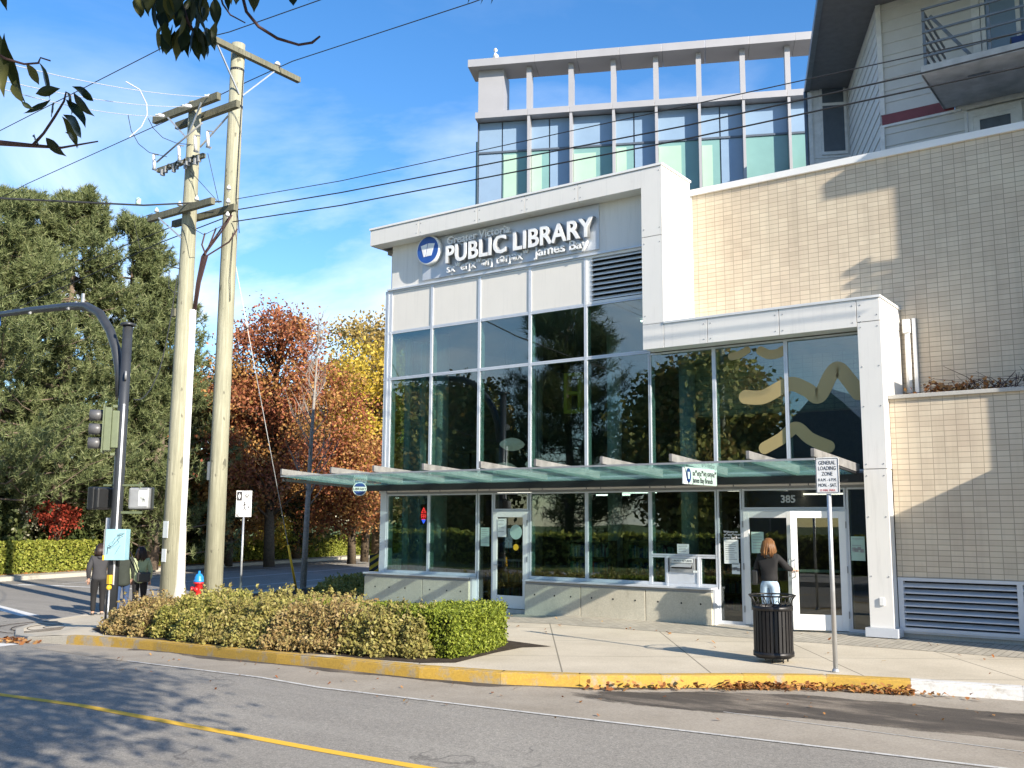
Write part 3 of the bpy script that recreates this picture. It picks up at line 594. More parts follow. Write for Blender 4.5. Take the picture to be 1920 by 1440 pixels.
# building shell: side, roof, interior
shell = MB().box(-.2, 11.46, 9.0, 9.2, 0, 8.7).box(-.38, 7.2, .2, 9.2, 8.6, 8.72).box(7.7, 11.8, .06, .9, 5.25, 5.355).box(7.19, 7.28, .0, 9, 5.3, 8.7).box(-.2, -.05, 2.0, 9, 0, 8.6).box(-1.75, -.21, 2.6, 14, 0, 8.6)
shell.build('rear_wall', M['inwall'], LIB)
MB().box(-.05, 11.46, .15, 9, -.3, -.02).build('interior_floor', M['infloor'], LIB)
MB().box(-.05, 7.18, .13, 9, 6.52, 6.62).box(7.28, 11.46, .3, 9, 5.15, 5.24).build('interior_ceiling', M['inceil'], LIB)
MB().box(.2, 11.46, 2.6, 9, 2.62, 2.82).build('mezzanine', M['inwall'], LIB)
MB().box(8.9, 9.0, .5, 9, 0, 2.6).box(11.46, 11.6, .06, 9, .0, 5.25).build('interior_wall', M['inwall'], LIB)
def column(x, y, r, z0, z1): MB().lathe([(r, z0), (r, z1)], (x, y, 0), 20).build('interior_column', M['panel'], LIB)
for x, y in ((.9, .9), (5.0, 2.3), (7.6, .8), (1.9, 3.6)): column(x, y, .17, 0, 6.5 if x < 7 else 5.2)
for i in range(3):
    for z0, z1 in ((.1, 2.5), (Z1, Z2), (Z2, Z3)):
        rm = Matrix.Rotation(math.pi/2, 4, 'Z') @ Matrix.Translation((0, 0, 0)); rm = Matrix.Translation((-.2, 0, 0)) @ Matrix.Rotation(-math.pi/2, 4, 'Z')
        window(-(.22+.6*(i+1)), -(.22+.6*i), z0, z1, xf=rm)
for z in (Z1-.14,):
    for a, z0, z1 in ((-.25, 2.52, 2.78), (-.23, Z3+.01, 8.6), (-.42, -.45, .09)): MB().box(a, -.17, .2, 2.0, z0, z1).build('side_fascia', M['white'], LIB)
for x, y, z in ((2.2, 2.2, 2.58), (5.0, 3.4, 2.58), (9.5, 3.6, 2.5), (11.2, 2.6, 2.4), (6.4, 2.0, 6.45), (8.0, 3, 2.58), (3.4, 5, 2.58)):
    MB().box(x-.5, x+.5, y-.03, y+.03, z, z+.035).build('ceiling_lamp', M['lampg'], LIB)
# canopy: steel beams, hung glass, header
cb = MB().box(-.52, 11.42, -.32, -.14, 2.60, 2.76).box(-.5, 11.42, -.14, -.06, 2.64, 2.70)
can = cb.build('canopy_header', M['blackm'], LIB)
BX = [-1.0, .6, 1.88, 3.26, 4.73, 6.03, 7.47, 8.84, 10.23, 11.30]
for x in BX:
    b = MB(); h = .13
    b.add([(x-.03, -2.5, 2.92), (x+.03, -2.5, 2.92), (x+.03, -.16, 2.77), (x-.03, -.16, 2.77), (x-.03, -2.5, 3.05), (x+.03, -2.5, 3.05), (x+.03, -.16, 2.92), (x-.03, -.16, 2.92)], [(0, 3, 2, 1), (4, 5, 6, 7), (0, 1, 5, 4), (1, 2, 6, 5), (2, 3, 7, 6), (3, 0, 4, 7)])
    b.build('canopy_beam', M['beam'], can, .004)
    c = MB().bar((x, -2.44, 2.895), (x, -.3, 2.755), .05, .03); c.build('beam_clip', M['blackm'], can)
for a, b in zip(BX, BX[1:]):
    m = MB().add([(a+.02, -2.46, 2.865), (b-.02, -2.46, 2.865), (b-.02, -.33, 2.735), (a+.02, -.33, 2.735), (a+.02, -2.46, 2.877), (b-.02, -2.46, 2.877), (b-.02, -.33, 2.747), (a+.02, -.33, 2.747)], [(0, 3, 2, 1), (4, 5, 6, 7), (0, 1, 5, 4), (1, 2, 6, 5), (2, 3, 7, 6), (3, 0, 4, 7)])
    m.build('canopy_pane', M['cang'], can)
MB().box(-1.03, 11.32, -2.49, -2.462, 2.868, 2.90).build('canopy_edge', M['galv'], can)
MB().bar((-.98, -2.46, 2.80), (-.5, -.2, 2.68), .06, .06).bar((-1.0, -.22, 2.74), (-.5, -.22, 2.70), .08, .08).build('canopy_bracket', M['blackm'], can)
# upper brick volumes belong to the apartment podium
POD = thing('brick_podium', 'beige stack bonded tile brick podium wall with white coping and louvers at its foot', 'building', (0, 0, 0))
MB().box(7.69, 30, .95, 1.3, 4.05, 8.80).build('brick_wall', M['brick'], POD)
MB().box(11.87, 30, -.1, .3, .985, 4.03).build('lower_brick_wall', M['brick'], POD)
MB().box(7.64, 30, .90, 1.35, 8.80, 8.93).build('wall_coping', M['whitetrim'], POD)
MB().box(7.655, 7.72, .93, 1.3, 5.86, 8.8).build('edge_trim', M['whitetrim'], POD)
MB().box(11.865, 30, -.15, .95, 4.032, 4.10).build('planter_ledge', M['ledge'], POD, .006)
MB().box(11.88, 30, -.08, .3, .06, .10).box(11.88, 30, -.13, .3, .10, .16).build('louver_sill', M['alu'], POD)
MB().box(11.88, 30, -.02, .3, -.3, .06).build('podium_foot', M['ledge'], POD)
lo = MB().box(11.875, 30, -.125, .05, .93, .983)
for x in (11.875, 13.70, 15.55, 17.4): lo.box(x, x+.085, -.12, .05, .16, .93)
for k in range(7):
    z = .19+k*.106; lo.add([(11.96, -.11, z), (20, -.11, z), (20, -.02, z+.05), (11.96, -.02, z+.05), (11.96, -.11, z+.02), (20, -.11, z+.02), (20, -.02, z+.07), (11.96, -.02, z+.07)], [(0, 1, 2, 3), (7, 6, 5, 4), (0, 4, 5, 1), (1, 5, 6, 2), (2, 6, 7, 3), (3, 7, 4, 0)])
lo.build('wall_louver', M['alu'], POD)
MB().box(11.88, 20, .0, .02, .16, .93).build('louver_backing', M['dark'], POD)
MB().box(7.3, 30, 1.3, 20, 7.5, 8.2).build('terrace', M['ledge'], POD)
dp = MB().box(11.93, 12.05, .80, .94, 5.35, 5.60).lathe([(.05, 4.11), (.05, 5.36)], (11.99, .87, 0), 12).box(12.08, 12.14, .88, .94, 4.11, 5.62)
dp.build('downpipe', M['whitetrim'], POD, .0)

# ------------------------------------------------------------------ library signs
sg = thing('library_sign', 'grey sign board with raised white letters and round blue emblem high on the library', 'sign', (0, 0, 0))
MB().box(1.03, 6.01, -.062, -.021, 7.68, 8.69).build('sign_board', M['signb'], sg, .006)
em = MB()
k0 = 0; em.lathe([(.36, 0), (.36, .13), (.345, .14)], n=40); em.v = [(1.32+a, -.075-c, 8.37+b) for a, b, c in em.v]
emo = em.build('emblem_disc', M['letter'], sg)
e2 = MB(); e2.lathe([(.325, 0), (.325, .006)], n=40); e2.v = [(1.32+a, -.2155-c, 8.37+b) for a, b, c in e2.v]; e2.build('emblem_field', M['blue'], emo)
e3 = MB()
for pl in ([(-.215, .12), (-.005, .155), (-.075, -.16), (-.12, -.165)], [(.02, .158), (.225, .13), (.12, -.155), (-.055, -.16)]):
    e3.prism(pl, lambda a, b, t: (1.32+a, -.2215-t*.006, 8.37+b))
e3.build('emblem_book', M['letter'], emo)
text('lettering', 'Greater Victoria', .265, facing((1.85, -.12, 8.43)), M['letter'], sg, .03, .004, xs=1.04)
text('letter_sides', 'PUBLIC LIBRARY', .595, facing((1.85, -.145, 7.965)), M['grey'], sg, .055, .017, spacing=1.02, xs=.925)
text('lettering', 'PUBLIC LIBRARY', .595, facing((1.85, -.207, 7.965)), M['letter'], sg, .006, .014, spacing=1.02, xs=.925)
text('lettering', 'sxʷeŋxʷəŋ təŋəxʷ', .285, facing((1.84, -.12, 7.745)), M['letter'], sg, .02, .0, xs=1.02)
text('lettering', 'James Bay', .30, facing((4.40, -.12, 7.745)), M['letter'], sg, .03, .003, xs=1.14)
# hanging branch sign, faces along the street
bs = thing('branch_sign', 'white hanging sign with navy shield logo under the glass canopy edge', 'sign', (9.05, 0, 0))
MB().box(-.02, .02, -2.46, -1.12, 2.535, 2.83).build('sign_panel', M['paper'], bs, .008)
lg = MB().prism([(-.10+.1*math.cos(a)*.0+.095*math.cos(a)+.1, .125*math.sin(a)) for a in [i*math.pi/14 for i in range(28)]], lambda a, b, t: (.021+t*.004, -2.29+a, 2.685+b)).build('logo_disc', M['navy'], bs)
MB().prism([(-.045, .06), (.045, .06), (.03, -.06), (-.03, -.06)], lambda a, b, t: (.0255+t*.003, -2.29+a, 2.685+b)).build('logo_book', M['paper'], lg)
fx = facing((.0225, -2.13, 2.69), (0, 1, 0))
text('lettering', 'sxʷeŋxʷəŋ təŋəxʷ', .125, fx, M['ink'], bs, .002, .002, xs=.95)
text('lettering', 'James Bay Branch', .125, facing((.0225, -2.13, 2.57), (0, 1, 0)), M['ink'], bs, .002, .002, xs=.92)
MB().tube([(0, -2.3, 2.83), (0, -2.3, 2.9)], .008, 6).tube([(0, -1.3, 2.83), (0, -1.3, 2.87)], .008, 6).build('hanger', M['blackm'], bs)
ds = thing('round_sign', 'round navy and white sign hanging from the left end of the canopy', 'sign', (-.32, -.64, 2.64), R(41))
d = MB(); d.lathe([(.165, 0), (.165, .03)], n=32); d.v = [(a, -c, b) for a, b, c in d.v]; d.build('sign_disc', M['paper'], ds)
d = MB()
for sgn in (1, -1): d.prism([(.147*math.cos(a), .147*math.sin(a)) for a in [sgn*(.36+i*(math.pi-.72)/12) for i in range(13)]], lambda a, b, t: (a, -.031-t*.003, b))
d.build('blue_segment', M['navy'], ds)
text('lettering', 'LIBRARY', .082, facing((0, -.034, -.03)), M['ink'], ds, .001, .001, 'CENTER')
MB().tube([(0, -.015, .165), (0, -.015, .3)], .007, 6).build('hanger', M['blackm'], ds)
def notice(label, x0, x1, z0, z1, m, y=-.012, lines=0, head=False, blots=0):
    t = thing('paper_notice', label, 'notice', ((x0+x1)/2, y, (z0+z1)/2)); w = (x1-x0)/2; h = (z1-z0)/2
    MB().box(-w, w, -.002, .002, -h, h).build('sheet', M[m], t)
    lm = MB()
    for i in range(lines):
        z = h*.8-i*(h*1.6/max(1, lines)); lm.box(-w*.8, w*(.4+.4*RNG.random()), -.0035, -.0022, z-.006, z+.004)
    for i in range(blots): 
        a = -w*.6+w*1.2*i/max(1, blots-1); b = RNG.uniform(-.3, .2)*h; lm.box(a-.03, a+.03, -.0035, -.0022, b-.03, b+.03)
    if lines or blots: lm.build('print', M['grey'], t)
    return t
notice('large white notice with fine print on the glass left of the entrance', 8.69, 8.98, 1.12, 1.57, 'paper', -.012, 9)
hd = thing('window_lettering', 'small white welcome lettering on the glass above the large white notice', 'lettering', (8.69, -.013, 1.6))
text('lettering', 'Welcome to\nsxʷeŋxʷəŋ təŋəxʷ\nJames Bay Branch', .055, facing((0, 0, .1)), M['letter'], hd, .001, .001)
notice('small pale blue notice just below the large white notice', 8.84, 9.0, .93, 1.13, 'paper', -.012, 2, blots=3)
notice('green printed poster on the left entrance door', 9.26, 9.50, 1.33, 1.72, 'greenpaper', -.062, 6)
notice('green poster with dark symbols on the glass right of the entrance', 11.08, 11.32, 1.24, 1.66, 'greenpaper', -.012, 3, blots=4)
notice('small white printed card on the window above the book return', 7.71, 7.96, 1.28, 1.47, 'paper', -.012, 5)
notice('tall green notice on the glass beside the side door', 2.86, 3.10, 1.34, 1.75, 'greenpaper', -.012, 7)
notice('white sheet on the glass of the side door', 3.36, 3.60, 1.55, 1.95, 'paper', -.055, 4)
st = thing('round_sticker', 'yellow round sticker on the glass of the side door', 'sticker', (3.86, -.052, 1.33)); s_ = MB(); s_.lathe([(.07, 0), (.07, .003)], n=20); s_.v = [(a, -c, b) for a, b, c in s_.v]; s_.build('disc', M['yellow'], st)
st = thing('round_sticker', 'large pale green round sticker on the side door glass', 'sticker', (3.86, -.052, 1.66)); s_ = MB(); s_.lathe([(.16, 0), (.16, .003)], n=24); s_.v = [(a, -c, b) for a, b, c in s_.v]; s_.build('disc', M['greenpaper'], st)
ne = thing('neon_sign', 'small red and blue neon sign inside the leftmost ground floor window', 'neon sign', (1.06, .12, 2.0))
nr = MB()
for a, b in (((-.07, .02), (0, .14)), ((0, .14), (.07, .02)), ((-.07, .02), (.07, .02)), ((-.07, -.02), (.07, -.03)), ((-.07, -.02), (-.06, -.11)), ((.0, -.03), (.0, -.11)), ((.07, -.03), (.06, -.1)), ((-.05, -.07), (.06, -.07)), ((-.03, .07), (.03, .06)), ((-.06, -.13), (.05, -.13))): nr.tube([(a[0], -.01, a[1]+.06), (b[0], -.01, b[1]+.06)], .011, 5)
nr.build('red_tube', M['neonr'], ne)
MB().prism([(-.06, -.08), (.06, -.08), (0, -.17)], lambda a, b, t: (a, -.02*t, b)).build('blue_tube', M['neonb'], ne)
MB().box(-.11, .11, .002, .02, -.2, .28).build('backing', M['dark'], ne)
# frosted wave decals on the right upper panes
def decal(label, ctr, r0):
    t = tag(None, '', '') if False else None
    n = len(ctr); L_ = []; Rr = []
    # smooth the centre line
    P = [Vector(p) for p in ctr]; Q = []
    for i in range(len(P)-1):
        p0, p1, p2, p3 = P[max(i-1, 0)], P[i], P[i+1], P[min(i+2, len(P)-1)]
        for k in range(8):
            t_ = k/8; Q.append(.5*((2*p1)+(-p0+p2)*t_+(2*p0-5*p1+4*p2-p3)*t_*t_+(-p0+3*p1-3*p2+p3)*t_**3))
    Q.append(P[-1]); poly = []; a = []; b = []
    for i, q in enumerate(Q):
        d = (Q[min(i+1, len(Q)-1)]-Q[max(i-1, 0)]).normalized(); nn = Vector((-d.y, d.x))
        a.append(q+nn*r0); b.append(q-nn*r0)
    def cap(c, d0, nn0):
        return [c+d0*r0*math.sin(x)+nn0*r0*math.cos(x) for x in [math.pi*i/8 for i in range(1, 8)]]
    d0 = (Q[0]-Q[1]).normalized(); d1 = (Q[-1]-Q[-2]).normalized()
    mb = MB(); vs = []; fs = []
    for i in range(len(Q)): vs += [(a[i].x, -.009, a[i].y), (b[i].x, -.009, b[i].y)]
    for i in range(len(Q)-1): fs.append((2*i, 2*i+1, 2*i+3, 2*i+2))
    for c, d_, pa, pb in ((Q[0], d0, a[0], b[0]), (Q[-1], d1, a[-1], b[-1])):
        o = len(vs); nn = (pa-c).normalized(); arc = [c+nn*r0*math.cos(x)+d_*r0*math.sin(x) for x in [math.pi*i/10 for i in range(11)]]
        vs += [(p.x, -.009, p.y) for p in arc]; fs.append(tuple(range(o, o+11)))
    n0 = len(vs); mb.add(vs+[(x, y+.003, z) for x, y, z in vs], fs+[tuple(i+n0 for i in reversed(f)) for f in fs])
    o = mb.build('window_decal', M['decal'], None); tag(o, label, 'decal')
m, nt, b, N, L = mat('frosted_decal'); b.inputs['Base Color'].default_value = (.46, .36, .17, 1); b.inputs['Roughness'].default_value = .25
tr = N('ShaderNodeBsdfTransparent'); mx = N('ShaderNodeMixShader'); mx.inputs[0].default_value = .72; L(tr.outputs[0], mx.inputs[1]); L(b.outputs[0], mx.inputs[2]); L(mx.outputs[0], nt.nodes['Material Output'].inputs[0]); M['decal'] = m
decal('wavy frosted decal running across the two rightmost upper windows', [(9.2, 4.27), (9.56, 4.25), (10.06, 4.45), (10.38, 4.33), (10.61, 4.19), (10.84, 4.56), (10.98, 4.66), (11.15, 4.46), (11.32, 4.2)], .135)
decal('chevron shaped frosted decal low on the rightmost upper windows', [(9.55, 3.28), (9.87, 3.44), (10.16, 3.63), (10.42, 3.42), (10.75, 3.26)], .115)
decal('pale cup shaped frosted decal at the top of the second upper window from the right', [(9.53, 5.13), (9.68, 5.05), (9.86, 5.05), (9.96, 5.10)], .09)
decal('short frosted decal at the top left of the second upper window from the right', [(8.94, 5.08), (9.1, 5.1), (9.25, 5.17)], .075)

# ------------------------------------------------------------------ inside the library
def shelf(label, x, y, w):
    t = thing('bookshelf', label, 'bookshelf', (x, y, -.02)); f = MB()
    f.box(0, .03, 0, .3, 0, 1.5).box(w-.03, w, 0, .3, 0, 1.5)
    for k in range(5): f.box(.03, w-.03, 0, .3, .05+k*.355, .08+k*.355)
    f.build('shelf_frame', M['wood'], t)
    for k in range(4):
        q = MB(); xx = .04
        while xx < w-.09:
            b = RNG.uniform(.02, .05); h = RNG.uniform(.18, .28); q.box(xx, xx+b*.9, .04, .24, .081+k*.355, .081+k*.355+h); xx += b
        q.build('books', M['book'], t)
    return t
M['wood'] = plain('shelf_wood', (.25, .17, .10), .6)
m, nt, b, N, L = mat('book_spines'); gg = N('ShaderNodeNewGeometry')
L(ramp(nt, gg.outputs['Random Per Island'], [(0, (.4, .05, .04)), (.2, (.05, .12, .3)), (.4, (.5, .45, .35)), (.6, (.05, .2, .1)), (.8, (.6, .6, .58)), (1, (.3, .2, .06))]), b.inputs['Base Color']); M['book'] = b.id_data and m
shelf('low bookshelf with mixed books inside the window right of the side door', 4.4, 1.2, 1.1); shelf('low bookshelf with mixed books inside the widest ground floor window', 5.85, 1.3, 1.2)
shelf('bookshelf inside behind the left entrance door', 7.4, 2.2, 1.2); shelf('bookshelf inside behind the glass side door', 1.4, 2.2, 1.2)
M['lampshade'] = glow('lamp_mesh', (.75, .72, .62), .16)
for (x, y, z, lb) in ((2.7, 1.4, 3.72, 'ribbed oval pendant lamp, highest of the three behind the upper glass'), (1.9, 2.2, 3.2, 'ribbed oval pendant lamp, left of the two lower ones behind the upper glass'), (3.1, 1.9, 3.25, 'ribbed oval pendant lamp, right of the two lower ones behind the upper glass')):
    t = thing('pendant_lamp', lb, 'lamp', (x, y, z), 0, 'oval pendant lamps inside the library')
    MB().lathe([(.02, -.16), (.16, -.13), (.27, -.06), (.31, 0), (.27, .06), (.16, .13), (.02, .16)], n=18).build('lamp_shade', M['lampshade'], t); MB().tube([(0, 0, .16), (0, 0, 6.52-z)], .008, 5).build('cord', M['blackm'], t)
ys = thing('hanging_frame', 'yellow framed box sculpture hanging behind the upper glass', 'sculpture', (5.0, .55, 4.25))
MB().box(-.22, -.14, -.1, .1, 0, .9).box(.14, .22, -.1, .1, 0, .9).box(-.14, .14, -.1, .1, .82, .9).box(-.14, .14, -.1, .1, 0, .08).box(-.14, .14, -.1, .1, .41, .49).build('frame', M['yellow'], ys); MB().tube([(0, 0, .9), (0, 0, 2.2)], .006, 5).build('cord', M['blackm'], ys)
tb = thing('round_table', 'small round table with a white sheet behind the upper left glass', 'table', (1.75, 1.0, 2.82)); MB().lathe([(.4, .7), (.4, .735)], n=24).build('table_top', M['wood'], tb); MB().lathe([(.2, 0), (.03, .03), (.03, .7)], n=12).build('leg', M['blackm'], tb)
MB().box(.2, 5.6, .3, 2.6, 2.62, 2.82).build('mezzanine', M['inwall'], LIB)

# ------------------------------------------------------------------ glass tower behind
TA = R(24.9); TT = Vector((math.cos(TA), math.sin(TA), 0)); TK = (29.0-34)/34
TOW = thing('glass_tower', 'blue and green glass office tower with grey fins and an open roof frame', 'building', (-1.356, 5.132, 0), TA)
k = 29/34.0
def tzk(z): return 1.88+(z-1.88)*k
zf0, zf1 = tzk(18.05), tzk(18.33); zr0, zr1 = tzk(16.19), tzk(16.42); zm = tzk(15.03); zb = 6.5
FX = [t*k for t in (1.92, 3.43, 4.93, 6.41, 7.88, 9.36, 10.86, 12.35)]; XE = 13.2*k
MB().box(0.02, XE, .12, 2.6, zb, zr0).build('tower_core', M['tdark'], TOW)
edges = [.02]+FX+[XE]
for i, (a, b) in enumerate(zip(edges, edges[1:])):
    mid = a+(b-a)*(.46 if i % 2 == 1 or i == 0 else .999)
    cuts = [(a, mid), (mid, b)] if b-mid > .1 else [(a, b)]
    for j, (c, d) in enumerate(cuts):
        MB().box(c+.02, d-.02, .06, .118, zm+.03, zr0-.03).build('window', M['tblue'], TOW)
        low = 'tblue' if (i == 0 and j == 0) or (j == 1 and i % 2 == 1) else 'tgreen'
        w_ = MB().box(c+.02, d-.02, .06, .118, zb+.5, zm-.03).build('window', M[low], TOW)
        if low == 'tgreen' and i < 6: MB().box(c+.05, c+.05+(d-c)*.52, .045, .059, zb+.6, zm-.1-.05*(i % 3)).build('blind', M['tblind'], w_)
MB().box(0, XE, .02, .12, zm-.03, zm+.03).box(0, .02, .0, .12, zb, zr0).build('transom', M['tdark'], TOW)
for x in FX:
    MB().box(x-.04, x+.04, -.27, .06, zb, zr0).build('fin', M['tmet'], TOW)
    MB().box(x-.075, x+.075, -.22, .12, zr1, zf0).build('roof_post', M['tmet'], TOW)
rb = MB()
for a, b in zip(edges, edges[1:]): rb.box(a-.04, b-.048, -.3, .2, zr0, zr1)
rb.build('roof_rail', M['tmet'], TOW, .004)
fb = MB(); e2 = [-.26*k]+[x+.2 for x in FX]+[XE]
for a, b in zip(e2, e2[1:]): fb.box(a+.004, b-.004, -.5, .55, zf0, zf1)
fb.build('roof_fascia', M['tmet'], TOW, .004)
MB().box(.05, .85, -.18, .7, zr1, zf0).build('corner_block', M['tmet'], TOW)
MB().box(.2, .35, .7, 2.6, zf0-.3, zf0-.003).box(.2, .35, 2.2, 2.6, zr1-.2, zf0-.3).box(.85, .9, .3, 2.5, zr1-.1, zr1+.12).build('return_beam', M['tmet'], TOW)
MB().box(-.12, .0, .3, 1.2, zb, zr0-.5).build('side_glass', M['tgreen'], TOW)
gu = thing('seagull', 'white and grey seagull standing on the tower roof corner', 'bird', (-1.356+.66*k*.907+.0, 5.132+.66*k*.42, zf1), R(205))

# ------------------------------------------------------------------ apartment building
APT = thing('apartment_building', 'grey clapboard apartment building with balcony, red band and dark eaves', 'building', (0, 0, 0))
def clap(f0, f1, z0, z1, pitch, par, name='siding_wall'):
    """overlapping boards between plan points f0,f1 (outward = right of f0->f1)"""
    a = Vector((*f0, 0)); b = Vector((*f1, 0)); d = (b-a).normalized(); n = Vector((d.y, -d.x, 0)); mb = MB(); z = z0
    while z < z1-.01:
        h = min(pitch, z1-z); o = n*.028; i = n*.006
        mb.add([a+o+Vector((0, 0, z)), b+o+Vector((0, 0, z)), b+i+Vector((0, 0, z+h)), a+i+Vector((0, 0, z+h)), a-n*.1+Vector((0, 0, z)), b-n*.1+Vector((0, 0, z)), b-n*.1+Vector((0, 0, z+h)), a-n*.1+Vector((0, 0, z+h))], [(0, 1, 2, 3), (4, 7, 6, 5), (0, 4, 5, 1), (3, 2, 6, 7), (0, 3, 7, 4), (1, 5, 6, 2)])
        z += pitch
    return mb.build(name, M['siding'], par)
AC = Vector((11.17, 3.0)); BD = Vector((-.421, .907))
clap((11.17, 3.0), (12.84, 3.0), 8.2, 10.19, .262, APT); clap((11.17, 3.0), (14.2, 3.0), 10.47, 13.3, .262, APT)
MB().box(11.20, 12.62, 2.95, 3.0, 10.245, 10.465).build('red_band', M['rband'], APT)
MB().box(11.15, 12.75, 2.94, 3.0, 10.19, 10.24).box(11.15, 11.24, 2.945, 3.0, 8.2, 10.19).box(11.17, 11.27, 2.945, 3.0, 10.47, 13.2).box(12.80, 12.85, 2.95, 3.0, 8.2, 10.17).build('corner_trim', M['trimw'], APT)
sw = [AC+BD*4.2, AC]
clap(tuple(sw[1]+Vector((-.002, .01))), tuple(sw[0]), 8.2, 10.19, .262, APT) if False else None
def wall_on(a, b, z0, z1, m, name, th=.12):
    a = Vector((*a, 0)); b = Vector((*b, 0)); d = (b-a).normalized(); n = Vector((d.y, -d.x, 0)); return MB().prism([(z0, 0), (z1, 0), (z1, 1), (z0, 1)], lambda z, s, t: tuple((a if s == 0 else b)-n*th*t+Vector((0, 0, z)))).build(name, M[m], APT)
clap(tuple(sw[0]), tuple(sw[1]), 8.2, 12.95, .262, APT)
def on_side(t, out=.035): p = AC+BD*t; n = Vector((-.907, -.421)); return p+n*-out
sideN = Vector((-.907, -.421)); # outward of the chamfer wall
def side_box(t0, t1, z0, z1, o0, o1, m, name, par=APT):
    mb = MB(); vs = []
    for z in (z0, z1):
        for t, o in ((t0, o0), (t1, o0), (t1, o1), (t0, o1)): p = AC+BD*t+Vector((.907, .421))*0+sideN*o; vs.append((p.x, p.y, z))
    return mb.add(vs, [(0, 3, 2, 1), (4, 5, 6, 7), (0, 1, 5, 4), (1, 2, 6, 5), (2, 3, 7, 6), (3, 0, 4, 7)]).build(name, M[m], par)
BW = AC+BD*4.1   # bay: window wall square to the tower grid, runs left from here
def bay(u0, u1, z0, z1, o0, o1, m, name, par=APT):
    vs = []
    for z in (z0, z1):
        for u, o in ((u0, o0), (u1, o0), (u1, o1), (u0, o1)): p = BW-Vector((.907, .421))*u+Vector((.421, -.907))*o; vs.append((p.x, p.y, z))
    return MB().add(vs, [(0, 3, 2, 1), (4, 5, 6, 7), (0, 1, 5, 4), (1, 2, 6, 5), (2, 3, 7, 6), (3, 0, 4, 7)]).build(name, M[m], par)
bay(0, 1.0, 8.0, 13.2, -.2, 0, 'trimw', 'bay_wall'); bay(.92, 1.02, 8.0, 12.9, .0, .05, 'trimw', 'corner_trim')
wf = bay(.08, .72, 11.2, 13.12, .002, .05, 'trimw', 'window'); bay(.14, .66, 11.28, 12.5, .051, .06, 'tdark', 'pane', wf); bay(.14, .66, 12.58, 13.05, .051, .06, 'tdark', 'pane', wf)
bay(.0, 1.0, 11.12, 11.16, .001, .03, 'trimw', 'window_sill')
p0 = BW-Vector((.907, .421))*1.0
wall_on((p0.x-1.5*.421*0-.55, p0.y+1.6), (p0.x, p0.y), 8.0, 13.0, 'trimw', 'return_wall')
MB().tube([(p0.x-.06, p0.y-.0, 8.2), (p0.x-.06, p0.y-.0, 12.95)], .06, 8).build('downpipe', M['rail'], APT)
# flat dark soffit, following the chamfer
E0 = Vector((10.286, 2.031)); E1 = Vector((8.404, 6.569)); ED = (E0-E1).normalized(); E2 = E1+ED*9
sp = [tuple(E1), tuple(E2), (19, -1.2+.7), (19, 7), tuple(E1+Vector((2.2, 1.2)))]
MB().prism(sp, lambda a, b, t: (a, b, 12.96+.02*t)).build('soffit', M['soffit'], APT)
MB().prism(sp, lambda a, b, t: (a, b, 12.981+.3*t)).build('roof', M['grey'], APT)
MB().bar((E1.x, E1.y, 13.03), (E2.x, E2.y, 13.03), .12, .2).build('gutter', M['rail'], APT)
# windows and doors behind the balcony
MB().box(13.05, 13.2, 2.93, 3.0, 10.5, 12.9).build('window_jamb', M['trimw'], APT)
gd = MB().box(13.22, 13.3, 2.92, 3.0, 10.5, 12.8).box(14.6, 14.7, 2.92, 3.0, 10.5, 12.8).box(13.3, 14.6, 2.92, 3.0, 12.7, 12.8).box(13.85, 13.93, 2.92, 3.0, 10.5, 12.7).build('balcony_door', M['trimw'], APT)
MB().box(13.3, 13.85, 2.96, 2.98, 10.55, 12.7).box(13.93, 14.6, 2.96, 2.98, 10.55, 12.7).build('pane', M['tblue'], gd)
MB().box(14.0, 14.5, 2.94, 2.955, 10.6, 12.65).build('curtain', M['letter'], gd)
MB().box(14.2, 30, 3.0, 3.1, 8.2, 13).build('wall', M['trimw'], APT)
td = MB().box(12.88, 12.96, 2.94, 3.0, 8.2, 10.13).box(13.75, 13.85, 2.94, 3.0, 8.2, 10.13).box(12.96, 13.75, 2.94, 3.0, 10.0, 10.13).box(12.96, 13.08, 2.95, 3.0, 8.2, 10.0).box(13.64, 13.75, 2.95, 3.0, 8.2, 10.0).box(13.08, 13.64, 2.95, 3.0, 9.92, 10.0).build('terrace_door', M['trimw'], APT)
MB().box(13.08, 13.64, 2.97, 2.99, 8.2, 9.92).build('pane', M['tdark'], td)
MB().box(12.86, 14.2, 2.985, 3.0, 8.2, 10.19).build('door_wall', M['siding'], APT)
MB().box(12.63, 30, 2.985, 3.08, 10.17, 10.50).build('wall', M['trimw'], APT)
# balcony
bl = MB().box(12.45, 20, 1.05, 2.93, 10.29, 10.33).box(12.45, 20, 1.0, 1.05, 10.29, 10.45).box(12.43, 12.47, 1.05, 2.93, 10.29, 10.45).box(12.47, 20, 1.05, 2.93, 10.331, 10.43).build('balcony_slab', M['balc'], APT)
for a in (13.15, 14.4): MB().box(a, a+.38, 1.55, 1.63, 10.28, 10.289).build('soffit_vent', M['rail'], bl)
rl = MB()
for z in (10.62, 10.86, 11.10, 11.34, 11.56): rl.box(12.50, 20, 1.0, 1.035, z, z+.035); rl.box(12.50, 12.535, 1.04, 2.9, z, z+.035)
for x in (12.50, 13.62, 14.9, 16): rl.box(x, x+.05, 1.036, 1.075, 10.42, 11.6)
rl.build('balcony_railing', M['rail'], APT)
MB().bar((12.62, 1.2, 11.5), (13.3, 1.2, 10.5), .04, .06).build('brace', M['rail'], APT)
